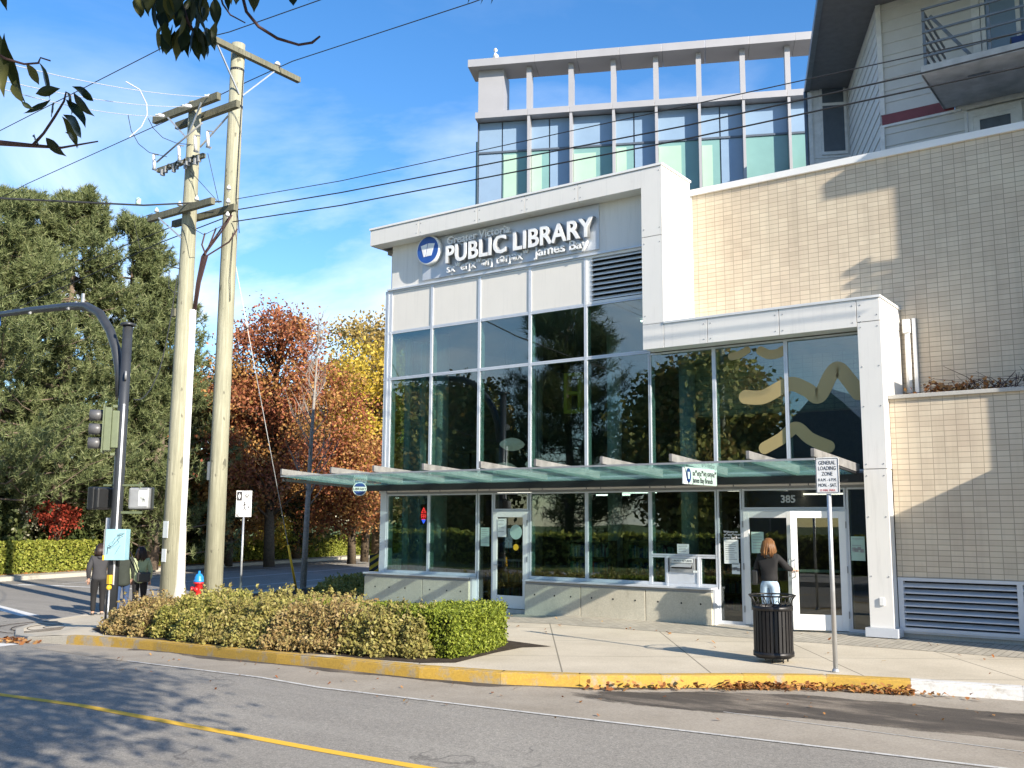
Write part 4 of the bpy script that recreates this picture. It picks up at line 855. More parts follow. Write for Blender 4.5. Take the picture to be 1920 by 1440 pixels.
# wing of the apartment building beyond the right edge: it shades the brick wall
X0 = 16.1
MB().box(X0, 30, -1.48, 3, -.1, 4.02).build('wing_wall', M['brick'], APT); MB().box(X0, 30, -.8, 3, 4.03, 6.4).build('wing_wall', M['siding'], APT)
MB().box(X0, 30, -.16, 2.9, 6.41, 12.95).build('wing_wall', M['siding'], APT); MB().box(X0-.05, 30, -.5, -.17, 10.78, 11.1).box(X0-.05, X0+.3, -.165, .9, 10.78, 11.1).build('wing_eave', M['grey'], APT)
wr = MB()
for z in (8.25, 8.55, 8.8, 9.05): wr.box(X0, 30, -.43, -.36, z, z+.1)
for x in (X0, X0+.9, X0+2): wr.box(x, x+.06, -.355, -.3, 8.1, 9.15)
wr.box(X0, 30, -.43, -.165, 8.0, 8.2); wr.bar((X0+.1, -.33, 8.2), (X0+1.0, -.33, 9.1), .2, .06); wr.build('wing_railing', M['rail'], APT)
# things on the terrace
po = thing('terrace_lamp', 'small round grey lamp above the brick parapet by the siding', 'lamp', (12.45, 1.35, 8.2)); MB().tube([(0, 0, 0), (0, 0, .72)], .02, 6).build('post', M['rail'], po); MB().lathe([(.02, .70), (.09, .73), (.10, .79), (.05, .85), (.01, .86)], n=12).build('lamp_head', M['grey'], po)
def deck_chair(x, y, lb):
    t = thing('folding_chair', lb, 'chair', (x, y, 10.43)); MB().box(-.2, .2, -.2, .2, .42, .45).build('seat', M['navy'], t); MB().box(-.2, .2, .2, .23, .6, .95).build('backrest', M['navy'], t)
    for sx in (-.19, .19):
        MB().bar((sx, -.2, 0), (sx, .22, .95), .025, .025).build('leg', M['rail'], t); MB().bar((sx*1.1, .2, 0), (sx*1.1, -.18, .45), .025, .025).build('leg', M['rail'], t)
deck_chair(13.95, 2.55, 'blue folding chair on the balcony behind the railing')

# ------------------------------------------------------------------ leaf clouds
def unit(n):
    v = RNG.normal(size=(n, 3)); return v/np.linalg.norm(v, axis=1)[:, None]
def leaf_quads(P, size, up=None, asp=1.5, jit=.3):
    n = len(P); a = unit(n); 
    if up is not None: a = a+np.asarray(up); a /= np.linalg.norm(a, axis=1)[:, None]
    b = np.cross(a, unit(n)); b /= np.linalg.norm(b, axis=1)[:, None]+1e-9
    s = size*RNG.uniform(1-jit, 1+jit, n)[:, None]; A = a*s*asp/2; B = b*s/2
    return np.stack([P-A, P+B-A*.1, P+A, P-B-A*.1], 1).reshape(-1, 3)
def trunk_mb(pts, rad, n=8):
    return MB().tube(pts, rad, n)
def leafy_tree(name, label, cat, loc, h, rad, base, mats, nclump=130, per=110, size=.13, spread=.5, bark='bark', trunk_r=.2, squash=1.0, group=None, seed=0, cone=0, lean=(0, 0), flat=0):
    """tapered trunk, limbs reaching the leaf clumps, leaves as small separate faces"""
    rg = np.random.default_rng(seed+5)
    t = thing(name, label, cat, loc, 0, group)
    ch = h-base; tw = MB()
    tp = [(lean[0]*i/6*1.0+rg.normal(0, .05)*(i > 0), lean[1]*i/6+rg.normal(0, .05)*(i > 0), h*.9*i/6) for i in range(7)]
    tw.tube(tp, [trunk_r*(1-.13*i) for i in range(7)], 10)
    cl = []; 
    while len(cl) < nclump:
        u = rg.uniform(-1, 1, 3); q = u.copy()
        zz = (q[2]+1)/2
        r = math.hypot(q[0], q[1]); lim = (1-zz)*cone+(1-cone)*math.sqrt(max(0, 1-(2*zz-1)**2*.92))
        lim *= .8+.3*math.sin(5*math.atan2(q[1], q[0])+seed)+.12*rg.normal()
        if r > lim or (r < lim*.45 and rg.random() < .7): continue
        cl.append((q[0]*rad+lean[0]*zz, q[1]*rad+lean[1]*zz, base+zz*ch))
    cl = np.array(cl); lm = MB()
    for c in cl[:: max(1, nclump//70)]:
        z0 = max(base*.7, min(c[2]-.25*ch*.6-.2, h*.8)); f = z0/(h*.9); s = Vector((lean[0]*f, lean[1]*f, z0)); e = Vector(c); mdl = s.lerp(e, .5)+Vector((0, 0, .08*ch*.5))
        r0 = trunk_r*.28; lm.tube([s, mdl, e], [r0, r0*.6, r0*.25], 5)
    tw.build('trunk', M[bark], t); lm.build('limbs', M[bark], t)
    k = len(mats); idx = rg.integers(0, 100, nclump)
    for j, (mn, share) in enumerate(mats):
        lo = sum(x[1] for x in mats[:j]); sel = cl[(idx >= lo) & (idx < lo+share)]
        if not len(sel): continue
        P = np.repeat(sel, per, 0); off = rg.normal(size=P.shape)*spread*np.array([1, 1, .65 if not flat else .3]); P = P+off
        raw('crown', leaf_quads(P, size), 4, M[mn], t)
    return t
def pine_tree(label, loc, h, rad, base, ntuft=1500, group=None, seed=0, needle=.34, blades=28, trunk_r=.3, mt='pine'):
    rg = np.random.default_rng(seed+50); t = thing('pine_tree', label, 'pine tree', loc, 0, group)
    MB().tube([(0, 0, 0), (.1, 0, h*.3), (0, .1, h*.6), (0, 0, h*.97)], [trunk_r, trunk_r*.8, trunk_r*.5, .03], 9).build('trunk', M['pbark'], t)
    lm = MB(); tips = []
    nb = int(14+h*6)
    for i in range(nb):
        zz = rg.uniform(0, 1)**.9; z0 = base+zz*(h-base)*.97; a = rg.uniform(0, 2*math.pi)
        L_ = rad*((1-zz)**.62)*rg.uniform(.55, 1.12)+.35; d = np.array([math.cos(a), math.sin(a), 0])
        rise = rg.uniform(.10, .35)*L_; pts = [np.array([0, 0, z0])+d*L_*s+np.array([0, 0, rise*s*s-.06*L_*math.sin(s*3.1)]) for s in (0, .33, .66, 1)]
        lm.tube([tuple(p) for p in pts], [.06, .045, .03, .012], 4, False)
        m_ = max(3, int(ntuft/nb))
        s = rg.uniform(.22, 1.02, m_)**.8; q = np.array([np.interp(s, (0, .33, .66, 1), [p[k] for p in pts]) for k in range(3)]).T
        q += rg.normal(size=q.shape)*np.array([.30, .30, .22])*(.35+.22*L_); tips.append(q)
    lm.build('branches', M['pbark'], t)
    T = np.concatenate(tips); n = len(T); outward = T*np.array([1, 1, 0]); outward /= np.linalg.norm(outward, axis=1)[:, None]+.2
    ax = np.array([0, 0, 1.0])+.75*outward+.35*rg.normal(size=T.shape); ax /= np.linalg.norm(ax, axis=1)[:, None]
    A = np.repeat(ax, blades, 0); Pn = np.repeat(T, blades, 0); s = rg.uniform(0, 1.1, len(Pn))[:, None]
    d = A*rg.uniform(.3, 1, len(Pn))[:, None]+.75*unit(len(Pn)); d /= np.linalg.norm(d, axis=1)[:, None]
    Ln = needle*rg.uniform(.5, 1.0, len(Pn))[:, None]; st = Pn+A*s*needle*.9
    w = np.cross(d, unit(len(Pn))); w /= np.linalg.norm(w, axis=1)[:, None]; w *= .019
    raw('needles', np.stack([st-w, st+w, st+d*Ln], 1).reshape(-1, 3), 3, M[mt], t)
    return t
GZ = -.35
def gz(x): return tz(x)-.2
pg = 'pines behind the clipped hedge'
pine_tree('tall broad pine with the highest crown at the far left', (-23.9, 2.3, GZ), 16.2, 5.4, 1.9, 5400, pg, 1)
pine_tree('bushy pine standing centrally behind the traffic signal arm', (-24.6, 5.6, GZ), 17.0, 5.0, 2.1, 5400, pg, 2)
pine_tree('pine with open branch tips against the sky beside the utility poles', (-24.2, 8.3, GZ), 16.4, 4.6, 2.2, 5000, pg, 3)
pine_tree('shorter pine reaching behind the left wooden pole', (-23.0, 9.4, GZ), 13.4, 3.6, .8, 3200, pg, 7)
pine_tree('smaller pine filling the gap behind the two largest pines', (-29.5, 6.5, GZ), 16.0, 5.6, 1.0, 3600, pg, 4)
pine_tree('low dense pine near the wooden poles behind the hedge', (-25.2, 11.6, GZ), 9.6, 3.2, .6, 2600, pg, 6, mt='cedar')
def cedar(label, loc, h, r, seed, n=16000):
    rg = np.random.default_rng(seed); t = thing('cedar_tree', label, 'cedar', loc, 0, 'dark cedars at the foot of the pines')
    MB().tube([(0, 0, 0), (0, 0, h*.9)], [.16, .03], 7).build('trunk', M['bark'], t)
    z = rg.uniform(0, 1, n)**1.15; a = rg.uniform(0, 2*math.pi, n); lim = r*(np.minimum(1, (1-z)*1.5)**.7)*(1+.16*np.sin(a*5+z*9+seed)+.1*np.sin(a*11-z*15))
    q = lim*(1-.45*rg.random(n)**2.2); P = np.stack([np.cos(a)*q, np.sin(a)*q, .15+z*h], 1)+rg.normal(size=(n, 3))*.07
    raw('foliage', leaf_quads(P, .13, (0, 0, .9), 2.2), 4, M['cedar'], t); return t
for i, (x, y, h, r) in enumerate([(-22.6, -1.0, 4.6, 1.7), (-22.9, 1.2, 5.0, 1.6), (-23.6, 4.8, 4.4, 1.6), (-23.8, 7.0, 6.2, 1.7), (-25.8, 10.6, 7.6, 1.8), (-24.9, 12.9, 4.6, 1.3)]):
    cedar(['dark cedar at the far left edge above the hedge', 'dark cedar behind the hedge left of the red shrub', 'dark cedar directly behind the red leaved shrub', 'dark cedar behind the blue cabinet and signal pole', 'tallest dark cedar, just left of the left wooden pole', 'small dark cedar between the two wooden poles'][i], (x-2.3, y+1.5, GZ), h*1.1, r, i+20)
mg = 'autumn trees beyond the side street'
leafy_tree('maple_tree', 'tall maple with copper red crown behind the young bare tree', 'maple', (-21.4, 14.8, GZ), 12.6, 4.4, 3.2, [('maple', 66), ('maple2', 34)], 190, 180, .112, .52, 'bark', .28, group=mg, seed=3, cone=.35)
leafy_tree('maple_tree', 'dark red maple left of the tall copper maple, close to the wooden pole', 'maple', (-25.6, 15.6, GZ), 10.8, 3.3, 2.8, [('maple', 88), ('maple2', 12)], 120, 165, .112, .5, 'bark', .24, group=mg, seed=4, cone=.3)
leafy_tree('maple_tree', 'low orange brown maple by the library corner', 'maple', (-20.8, 19.8, GZ), 6.6, 3.4, 1.9, [('maple2', 55), ('maple', 45)], 130, 165, .112, .52, 'bark', .24, group=mg, seed=5)
leafy_tree('maple_tree', 'orange leaved maple low behind the guy wire', 'maple', (-23.4, 11.6+2.4, GZ), 6.2, 2.7, 1.3, [('maple2', 85), ('maple', 15)], 80, 150, .112, .45, 'bark', .18, group=mg, seed=6)
leafy_tree('golden_tree', 'bright yellow tree beside the library corner mullion', 'tree', (-22.4, 22.4, GZ), 11.8, 3.7, 3.0, [('gold', 92), ('tan', 8)], 150, 140, .13, .5, 'bark', .24, group=mg, seed=7)
leafy_tree('golden_tree', 'pale tan tree rising behind the yellow one', 'tree', (-28.2, 29.4, GZ), 16.0, 5.6, 3, [('tan', 72), ('gold', 28)], 210, 140, .16, .6, 'bark', .3, group=mg, seed=8)
leafy_tree('golden_tree', 'dull green gold tree far behind the maples', 'tree', (-35.5, 27, GZ), 10.5, 4.5, 2, [('tan', 45), ('shrubg', 55)], 120, 90, .17, .65, 'bark', .28, group=mg, seed=9)
leafy_tree('park_tree', 'shaded dark tree under the maples at the end of the street', 'tree', (-27.5, 22, GZ), 6.5, 3.6, .8, [('cedar', 70), ('maple2', 30)], 110, 90, .14, .55, 'bark', .3, seed=10)
leafy_tree('park_tree', 'dark green tree low behind the library corner', 'tree', (-25.5, 30.5, GZ), 6.8, 3.4, .6, [('cedar', 85), ('tan', 15)], 110, 90, .14, .55, 'bark', .3, seed=12)
leafy_tree('red_shrub', 'red leaved shrub above the hedge left of the blue cabinet', 'shrub', (-24.1, 5.5, GZ), 3.0, 1.1, 1.3, [('redleaf', 100)], 24, 60, .09, .2, 'bark', .05, seed=13)
leafy_tree('pale_shrub', 'pale dry shrub above the hedge at the far left', 'shrub', (-24.9, 3.6, GZ), 3.1, 1.2, 1.2, [('paleleaf', 100)], 30, 60, .09, .22, 'bark', .05, seed=14)
leafy_tree('bright_shrub', 'sunlit yellow green shrub behind the shaded hedge', 'shrub', (-25.2, 18.2, GZ), 2.6, 1.1, .9, [('gold', 60), ('hedge', 40)], 24, 60, .10, .22, 'bark', .05, seed=15)
# young bare street tree
def bare_tree():
    rg = np.random.default_rng(3); t = thing('young_tree', 'young street tree with slim grey trunk and bare upright twigs', 'tree', (-8.3, 5.0, tz(-8.3)))
    mb = MB().tube([(0, 0, 0), (.05, .02, 2.5), (.1, .05, 5), (.18, .1, 7.4), (.2, .1, 9.2)], [.105, .085, .06, .03, .008], 8); mb.build('trunk', M['barkg'], t); lm = MB(); tw = MB()
    for i in range(26):
        z = 2.6+i*.24; a = rg.uniform(0, 6.28); L_ = rg.uniform(1.0, 2.0)*(1-.045*i*.7); d = Vector((math.cos(a), math.sin(a), 1.5)).normalized(); s = Vector((.02*z, .01*z, z)); e = s+d*L_
        lm.tube([s, s+d*L_*.5+Vector((0, 0, -.05)), e], [.025, .015, .005], 5)
        for k in range(5):
            q = s.lerp(e, rg.uniform(.35, 1)); b = Vector((rg.normal(), rg.normal(), 2.2)).normalized(); tw.tube([q, q+b*rg.uniform(.4, .9)], [.008, .003], 4, False)
    lm.build('limbs', M['barkg'], t); tw.build('twigs', M['barkg'], t)
bare_tree()
# clipped hedges
def hedge(name, label, pts, wid, h, mt, core, dens, size, zfun, jitter=.05, bumpy=.0, group=None, round_=.0):
    t = thing(name, label, 'hedge', (0, 0, 0), 0, group); cb = MB(); P = []
    for (x0, y0), (x1, y1) in zip(pts, pts[1:]):
        a = Vector((x0, y0)); b = Vector((x1, y1)); d = (b-a); L_ = d.length; d /= L_; n = Vector((-d.y, d.x))
        w2 = wid/2; z0 = zfun(a.x); z1 = zfun(b.x)
        vs = []
        for p, z in ((a, z0), (b, z1)):
            for s, zz in ((-w2+.08, .03), (w2-.08, .03), (w2-.08, h-.08), (-w2+.08, h-.08)): q = p+n*s; vs.append((q.x, q.y, z+zz))
        cb.add(vs, [(0, 1, 2, 3), (7, 6, 5, 4), (0, 4, 5, 1), (1, 5, 6, 2), (2, 6, 7, 3), (3, 7, 4, 0)])
        def put(m, fn):
            l = RNG.uniform(0, L_, m); s, z = fn(m); x = a.x+d.x*l+n.x*s; y = a.y+d.y*l+n.y*s
            bz = bumpy*(np.sin(l*2.1)+.6*np.sin(l*4.7+s*5)); P.append(np.stack([x, y, z0+(z1-z0)*l/L_+z+bz*(z/h)], 1))
        put(int(L_*wid*dens), lambda m: (RNG.uniform(-w2, w2, m), np.full(m, h)))
        for sd in (-w2, w2): put(int(L_*h*dens), lambda m, sd=sd: (np.full(m, sd), RNG.uniform(0, 1, m)*h))
        for e, dd in ((a, -1), (b, 1)):
            m = int(wid*h*dens); s = RNG.uniform(-w2, w2, m); P.append(np.stack([np.full(m, e.x)+n.x*s, np.full(m, e.y)+n.y*s, zfun(e.x)+RNG.uniform(0, h, m)], 1))
    P = np.concatenate(P); P += RNG.normal(size=P.shape)*jitter
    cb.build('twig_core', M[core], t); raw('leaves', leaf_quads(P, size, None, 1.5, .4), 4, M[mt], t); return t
hedge('clipped_hedge', 'long clipped green hedge along the far pavement', [(-33, -5.2), (-24.2, -2.8), (-22.6, .2)]+[side((-22.6, .2), t_) for t_ in (4, 8, 14, 22, 32, 46)], 1.0, 1.32, 'hedge', 'core', 620, .075, lambda x: -.42)
# leaf litter on the far pavement under the hedge
def litter(label, P, size, name='leaf_litter'):
    n = len(P); z = np.zeros((n, 3)); th = RNG.uniform(0, 6.28, n); a = np.stack([np.cos(th), np.sin(th), RNG.normal(0, .35, n)], 1); b = np.stack([-np.sin(th), np.cos(th), RNG.normal(0, .35, n)], 1)
    s = size*RNG.uniform(.6, 1.25, n)[:, None]; v = np.stack([P-a*s*.7, P-a*s*.2+b*s*.42, P+a*s*.35+b*s*.3, P+a*s*.75, P+a*s*.35-b*s*.3, P-a*s*.2-b*s*.42], 1)
    v[:, 1, 2] += size*.18; v[:, 5, 2] += size*.18
    o = raw(name, v.reshape(-1, 3), 6, M['litter']); o['label'] = label; o['category'] = 'fallen leaves'; o['kind'] = 'stuff'; return o
l_ = RNG.uniform(-3, 20, 900); s_ = RNG.normal(0, .16, 900)
litter('brown fallen leaves in a strip under the far clipped hedge', np.stack([-22.0+SD.x*l_+s_, .2+SD.y*l_, np.full(900, -.28)], 1), .09)
kp = np.array([(9.9, -7.02), (10.6, -6.5), (11.4, -5.83), (12.26, -5.26), (13.2, -4.96), (13.95, -4.82)])
tt = RNG.uniform(0, 1, 620); tt = np.where(RNG.random(620) < .75, .35+.5*tt, tt); k_ = np.cumsum([0]+[np.hypot(*(b-a)) for a, b in zip(kp, kp[1:])]); k_ /= k_[-1]
px_ = np.interp(tt, k_, kp[:, 0]); py_ = np.interp(tt, k_, kp[:, 1]); off = np.abs(RNG.normal(0, .075, 620))
litter('orange brown fallen leaves heaped in the gutter below the yellow kerb', np.stack([px_+off*.35, py_-off*.9+.02, -.145+np.maximum(0, .08-off*.6)*RNG.random(620)], 1), .058)
n_ = 60; litter('dry leaves blown onto the corner ramp at the far left', np.stack([RNG.uniform(-2.6, -1.3, n_), RNG.uniform(-8.15, -7.7, n_), np.full(n_, -.36)], 1), .09)
n_ = 120; xs_ = RNG.uniform(2, 22, n_); litter('single dry leaves scattered over the road edge', np.stack([xs_, np.interp(xs_, [2, 8, 11.4, 14.4, 22], [-7.9, -7.8, -6.3, -5.2, -4.6])-np.abs(RNG.normal(.5, .9, n_)), np.array([tz(x)-.13 for x in xs_])], 1), .038)
n_ = 70; xs_ = RNG.uniform(4, 20, n_); litter('few dry leaves lying on the library pavement', np.stack([xs_, RNG.uniform(-4, -.5, n_), np.array([tz(x)+.02 for x in xs_])], 1), .045)
# planting bed: loose shrubs in front, clipped box at the right end and back
def bed_shrub(name, label, blobs, mt, n, size, seed, sprigs=60):
    rg = np.random.default_rng(seed); t = thing(name, label, 'shrub', (blobs[0][0], blobs[0][1], tz(blobs[0][0])), 0, 'loose shrubs of the corner bed'); Ps = []; cb = MB(); o = Vector(t.location); tw = MB()
    for (x, y, r, h) in blobs:
        z = tz(x); prof = [(r*.45, .0), (r*.66, h*.22), (r*.62, h*.48), (r*.4, h*.66), (.03, h*.74)]; cb.lathe(prof, (x-o.x, y-o.y, z-o.z), 12)
        u = unit(n); u[:, 2] = np.abs(u[:, 2]); rr = (1-.22*rg.random(n)**1.6)[:, None]
        nz = 1+.13*np.sin(u[:, 0]*7+seed)+.11*np.sin(u[:, 1]*9+x)+.07*np.sin(u[:, 2]*13)
        q = u*rr*nz[:, None]*np.array([r, r, h]); q[:, 0:2] *= (1-.12*(q[:, 2:3]/h)); q[:, 2] = np.maximum(q[:, 2], rg.uniform(0, .3, n)*h)
        Ps.append(q+np.array([x-o.x, y-o.y, z-o.z])+rg.normal(size=(n, 3))*.035)
        for k in range(sprigs//len(blobs)):
            a = unit(1)[0]; a[2] = abs(a[2])+.9; a /= np.linalg.norm(a); s = np.array([a[0]*r*.75, a[1]*r*.75, h*.78*a[2]])+np.array([x-o.x, y-o.y, z-o.z]); L_ = rg.uniform(.14, .42)
            e = s+a*L_; tw.tube([tuple(s-a*.1), tuple(e)], [.004, .002], 3, False); m_ = int(L_*95); f = rg.random(m_)[:, None]; Ps.append(s+(e-s)*f+rg.normal(size=(m_, 3))*.02)
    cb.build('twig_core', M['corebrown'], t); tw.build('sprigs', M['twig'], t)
    raw('leaves', leaf_quads(np.concatenate(Ps), size, (0, 0, .3), 1.7, .6), 4, M[mt], t); return t
bed_shrub('loose_shrub', 'brownish loose shrub at the left end of the bed by the signal pole', [(-.1, -6.5, .64, .53), (.62, -6.6, .6, .5), (-.75, -5.75, .55, .45), (-.1, -5.6, .7, .52)], 'shrubb', 13000, .029, 1)
bed_shrub('loose_shrub', 'green loose shrub in front of the wooden poles', [(1.35, -6.55, .66, .56), (2.2, -6.7, .62, .55), (.6, -5.6, .7, .55), (1.7, -5.7, .7, .55), (.3, -4.6, .7, .56)], 'shrubg', 13000, .029, 2)
bed_shrub('loose_shrub', 'olive brown loose shrub in the middle of the bed front', [(3.05, -6.75, .66, .56), (3.9, -6.8, .68, .58), (2.8, -5.8, .7, .55), (3.8, -5.9, .68, .56)], 'shrub', 13000, .029, 3)
bed_shrub('loose_shrub', 'tan brown loose shrub right of the bed middle', [(4.8, -6.85, .7, .60), (5.6, -6.85, .66, .60), (4.7, -5.9, .68, .56)], 'shrubb', 13000, .029, 4)
bed_shrub('loose_shrub', 'olive loose shrub next to the clipped box hedge', [(6.35, -6.85, .62, .60), (6.9, -6.75, .45, .55)], 'shrub', 13000, .029, 5)
bed_shrub('loose_shrub', 'pale sprawling shrub with tall sprigs at the back of the bed', [(1.4, -4.6, .75, .60), (2.5, -4.7, .72, .55), (3.4, -4.8, .66, .50), (-.9, -4.2, .7, .56)], 'shrub', 9500, .034, 6, 130)
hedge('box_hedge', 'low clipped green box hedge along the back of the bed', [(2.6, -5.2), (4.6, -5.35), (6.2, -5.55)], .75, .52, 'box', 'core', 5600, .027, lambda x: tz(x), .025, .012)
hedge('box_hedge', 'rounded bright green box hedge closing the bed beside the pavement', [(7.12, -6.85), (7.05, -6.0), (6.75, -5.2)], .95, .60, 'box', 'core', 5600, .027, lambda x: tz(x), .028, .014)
bed_shrub('low_shrub', 'dark low shrub bed in the building shade below the young tree', [(-6.4, 5.2, .9, .34), (-7.4, 6.4, 1.0, .36), (-5.4, 3.8, .8, .28), (-5.0, 6.0, .9, .32), (-6.2, 8.2, 1.1, .36), (-7.7, 9.0, 1.0, .36)], 'shrubg', 2600, .06, 7, 20)['group'] = 'low shrubs'

# ------------------------------------------------------------------ utility poles, wires
CM = S.camera.matrix_world.to_3x3()
def ray(u, v): return (CM @ Vector(((u-960)/1850, (720-v)/1850, -1)))
def at(u, v, D):
    d = ray(u, v); return CAM+d*(D/math.hypot(d.x, d.y))
def in_view(P, margin=40):
    P = np.asarray(P, float)-np.array(CAM); Ri = np.array(CM); q = P @ Ri; z = -q[:, 2]; zz = np.where(z > .05, z, 1)
    u = 960+1850*q[:, 0]/zz; v = 720-1850*q[:, 1]/zz
    return (z > .05) & (u > -margin) & (u < 1920+margin) & (v > -margin) & (v < 1440+margin)
def onY(u, v, y):
    d = ray(u, v); return CAM+d*((y-CAM.y)/d.y)
PK = 1.115     # pole distance found from what the glass mirrors
P1 = Vector((-3.57, -2.25, -.49)); P2 = Vector((-3.90, -3.23, -.49))
up1 = thing('utility_pole', 'tallest wooden utility pole with one crossarm at its top', 'utility pole', P1); up1.scale = (PK, PK, PK)
MB().tube([(0, 0, -.2), (0, 0, 4), (0, 0, 9), (0, 0, 13.18)], [.205, .19, .172, .158], 20).build('pole_shaft', M['pole'], up1)
MB().lathe([(.162, 12.5), (.162, 12.56)], n=20).lathe([(.168, 11.6), (.168, 11.66)], n=20).build('pole_band', M['blackm'], up1)
ca = MB().box(.13, .25, -1.12, 1.72, 12.84, 12.97).build('crossarm', M['arm'], up1)
for a, b in (((.19, -.75, 12.86), (.17, -.05, 11.9)), ((.19, 1.0, 12.9), (.17, .05, 11.9))): MB().bar(a, b, .03, .03).build('brace', M['galv'], up1)
def insul(x, y, z, par, m='porc', r=.075):
    return MB().lathe([(.015, 0), (.015, .06), (r, .05), (r*.9, .10), (r*.5, .13), (.02, .15)], (x, y, z), 14).build('insulator', M[m], par)
insul(.19, -.88, 12.97, up1); insul(.19, 1.02, 12.97, up1)
MB().box(-.16, -.06, -.18, -.165, 3.0, 3.4).build('tag_plate', M['grey'], up1)
MB().tube([(.17, .05, 12.5), (.2, .0, 10.8), (.21, -.02, 9.4), (.24, .08, 8.6)], .01, 5).tube([(.2, -.06, 8.6), (.22, -.1, 7.5), (.21, -.06, 7.0)], .008, 5).build('ground_wire', M['wire'], up1)
up2 = thing('utility_pole', 'shorter wooden utility pole with white cable conduit and several crossarms', 'utility pole', P2); up2.scale = (PK, PK, PK)
MB().tube([(0, 0, -.2), (0, 0, 4), (0, 0, 9), (0, 0, 11.5)], [.215, .19, .158, .14], 20).build('pole_shaft', M['pole'], up2)
def armx(z, x0, x1, y, h=.14, w=.11): return MB().box(x0, x1, y-w/2, y+w/2, z, z+h).build('crossarm', M['arm'], up2)
armx(11.22, -1.22, 1.12, -.21, .16); armx(11.16, -.95, 1.25, .21, .16); armx(8.85, -1.16, 1.12, -.23); armx(8.80, -.9, 1.3, .23)
armx(9.98, -.95, .72, -.22, .10, .08)
for a, b in (((-.6, -.28, 11.2), (0, -.17, 10.6)), ((.6, -.28, 11.25), (0, -.17, 10.6)), ((-.7, -.3, 8.85), (0, -.19, 8.3)), ((.8, .3, 11.1), (.02, .17, 10.5))): MB().bar(a, b, .03, .03).build('brace', M['galv'], up2)
def fuse(x, y, z):
    f = MB().tube([(x, y, z), (x+.02, y-.05, z+.32)], .035, 8).build('fuse_cutout', M['porc'], up2)
    MB().bar((x-.06, y, z+.02), (x+.1, y, z-.05), .03, .05).bar((x+.02, y-.06, z+.34), (x+.16, y-.02, z+.3), .025, .025).build('fuse_bracket', M['grey'], f)
for x in (-.98, -.05, .52, .95): fuse(x, -.3, 10.05+.1*(x > .3))
bk = MB()
for i in range(14): x = -.75+i*.1; bk.box(x, x+.05, -.30+.02*(i % 3), -.2, 9.86+.05*(i % 4), 10.0+.05*(i % 3))
bk.tube([(-.9, -.3, 10.2), (-.2, -.3, 10.45), (.7, -.3, 10.75)], .02, 5).build('bracket_hardware', M['grey'], up2)
for x, y, z in ((-.9, -.23, 8.99), (.55, -.23, 8.99), (1.2, .1, 8.9), (1.2, .1, 8.6), (1.2, .1, 9.2), (-.1, -.2, 9.0)): insul(x, y, z, up2, 'porc', .05)
gp = MB().lathe([(.05, 0), (.06, .02), (.06, .14), (.03, .17)], (-1.45, -.35, 9.28), 12).build('insulator', M['greenpaper'], up2)
MB().tube([(.18, .1, .9), (.18, .1, 3), (.17, .09, 6.7)], .075, 10).build('conduit', M['conduit'], up2)
MB().tube([(.20, .1, -.2), (.20, .1, .35), (.185, .1, .8), (.18, .1, 2.0)], [.19, .18, .11, .085], 10).build('conduit_base', M['ledge'], up2)
cbm = MB()
for i, (x, y, z) in enumerate([(1.15, .3, 8.9), (1.22, .2, 8.7), (.7, .2, 8.5), (.45, .1, 8.4), (1.3, .3, 8.4)]):
    cbm.tube([(.18+.02*i, .1, 6.7), (.22+.03*i, .12, 7.3), (.3+.05*i, .16, 7.9), (x*.8, y, z-.25), (x, y, z)], .018, 6)
cbm.build('cable_bundle', M['twig'], up2)
MB().tube([(0, -.16, 7.6), (-.5, -.2, 7.75)], .012, 5).tube([(-.35, -.2, 7.6), (-.3, -.22, 7.2), (-.02, -.2, 7.0)], .01, 5).tube([(.1, -.2, 8.6), (.9, -.25, 8.2), (1.25, .1, 8.5)], .008, 5).tube([(-.95, -.3, 9.0), (-1.5, -.4, 8.9), (-1.2, -.4, 8.2), (-.2, -.2, 8.1)], .008, 5).tube([(.2, -.2, 9.8), (.9, .1, 9.0)], .007, 5).tube([(.95, -.3, 10.0), (1.0, 0, 9.0)], .007, 5).build('jumper_wire', M['wire'], up2)
for a in ((-.03, .13, 1.75, 2.1), (-.03, .11, 1.25, 1.52)): MB().box(a[0], a[1], -.225, -.212, a[2], a[3]).build('paper_poster', M['paper'], up2)
MB().box(-.2, -.08, -.20, -.12, 6.55, 6.72).build('wood_block', M['arm'], up2)
def wire(label, pts, r=.012, m='wire', name='power_line', sag=0, group='overhead wires'):
    Q = []
    pts = [Vector(p) for p in pts]
    for a, b in zip(pts, pts[1:]):
        for i in range(12):
            f = i/12; q = a.lerp(b, f); q.z -= sag*4*f*(1-f); Q.append(q)
    Q.append(pts[-1]); o = MB().tube(Q, r, 5, False).build(name, M[m]); return tag(o, label, 'wire', group)
ay = P1.y
def yw(label, pts, r, y, sag=0): wire(label, [onY(u, v, y) for u, v in pts], r, sag=sag)
yw('upper grey service wire running from the pole across the library front', [(438, 374), (640, 339), (1280, 200), (1910, 62), (2600, -110)], .010, ay)
yw('middle black wire from the tallest pole across the library front', [(440, 394), (640, 361), (1280, 237), (1730, 137), (2600, -80)], .015, ay)
yw('lowest black wire from the tallest pole across the library front', [(436, 416), (640, 385), (1280, 262), (1910, 127), (2600, -40)], .015, ay-.1)
yw('high wire through the outer insulator at the near end of the top crossarm', [(-500, 470), (0, 245), (300, 92), (430, 60), (600, 0), (900, -115)], .013, ay-.98)
yw('high wire through the insulator at the far end of the top crossarm', [(-500, 640), (50, 345), (310, 228), (460, 155), (548, 115), (885, 5), (1100, -75)], .013, ay+1.14)
yw('grey wire running left from the pole through the tall pine top', [(430, 385), (310, 430), (180, 482), (0, 560), (-300, 690)], .013, ay)
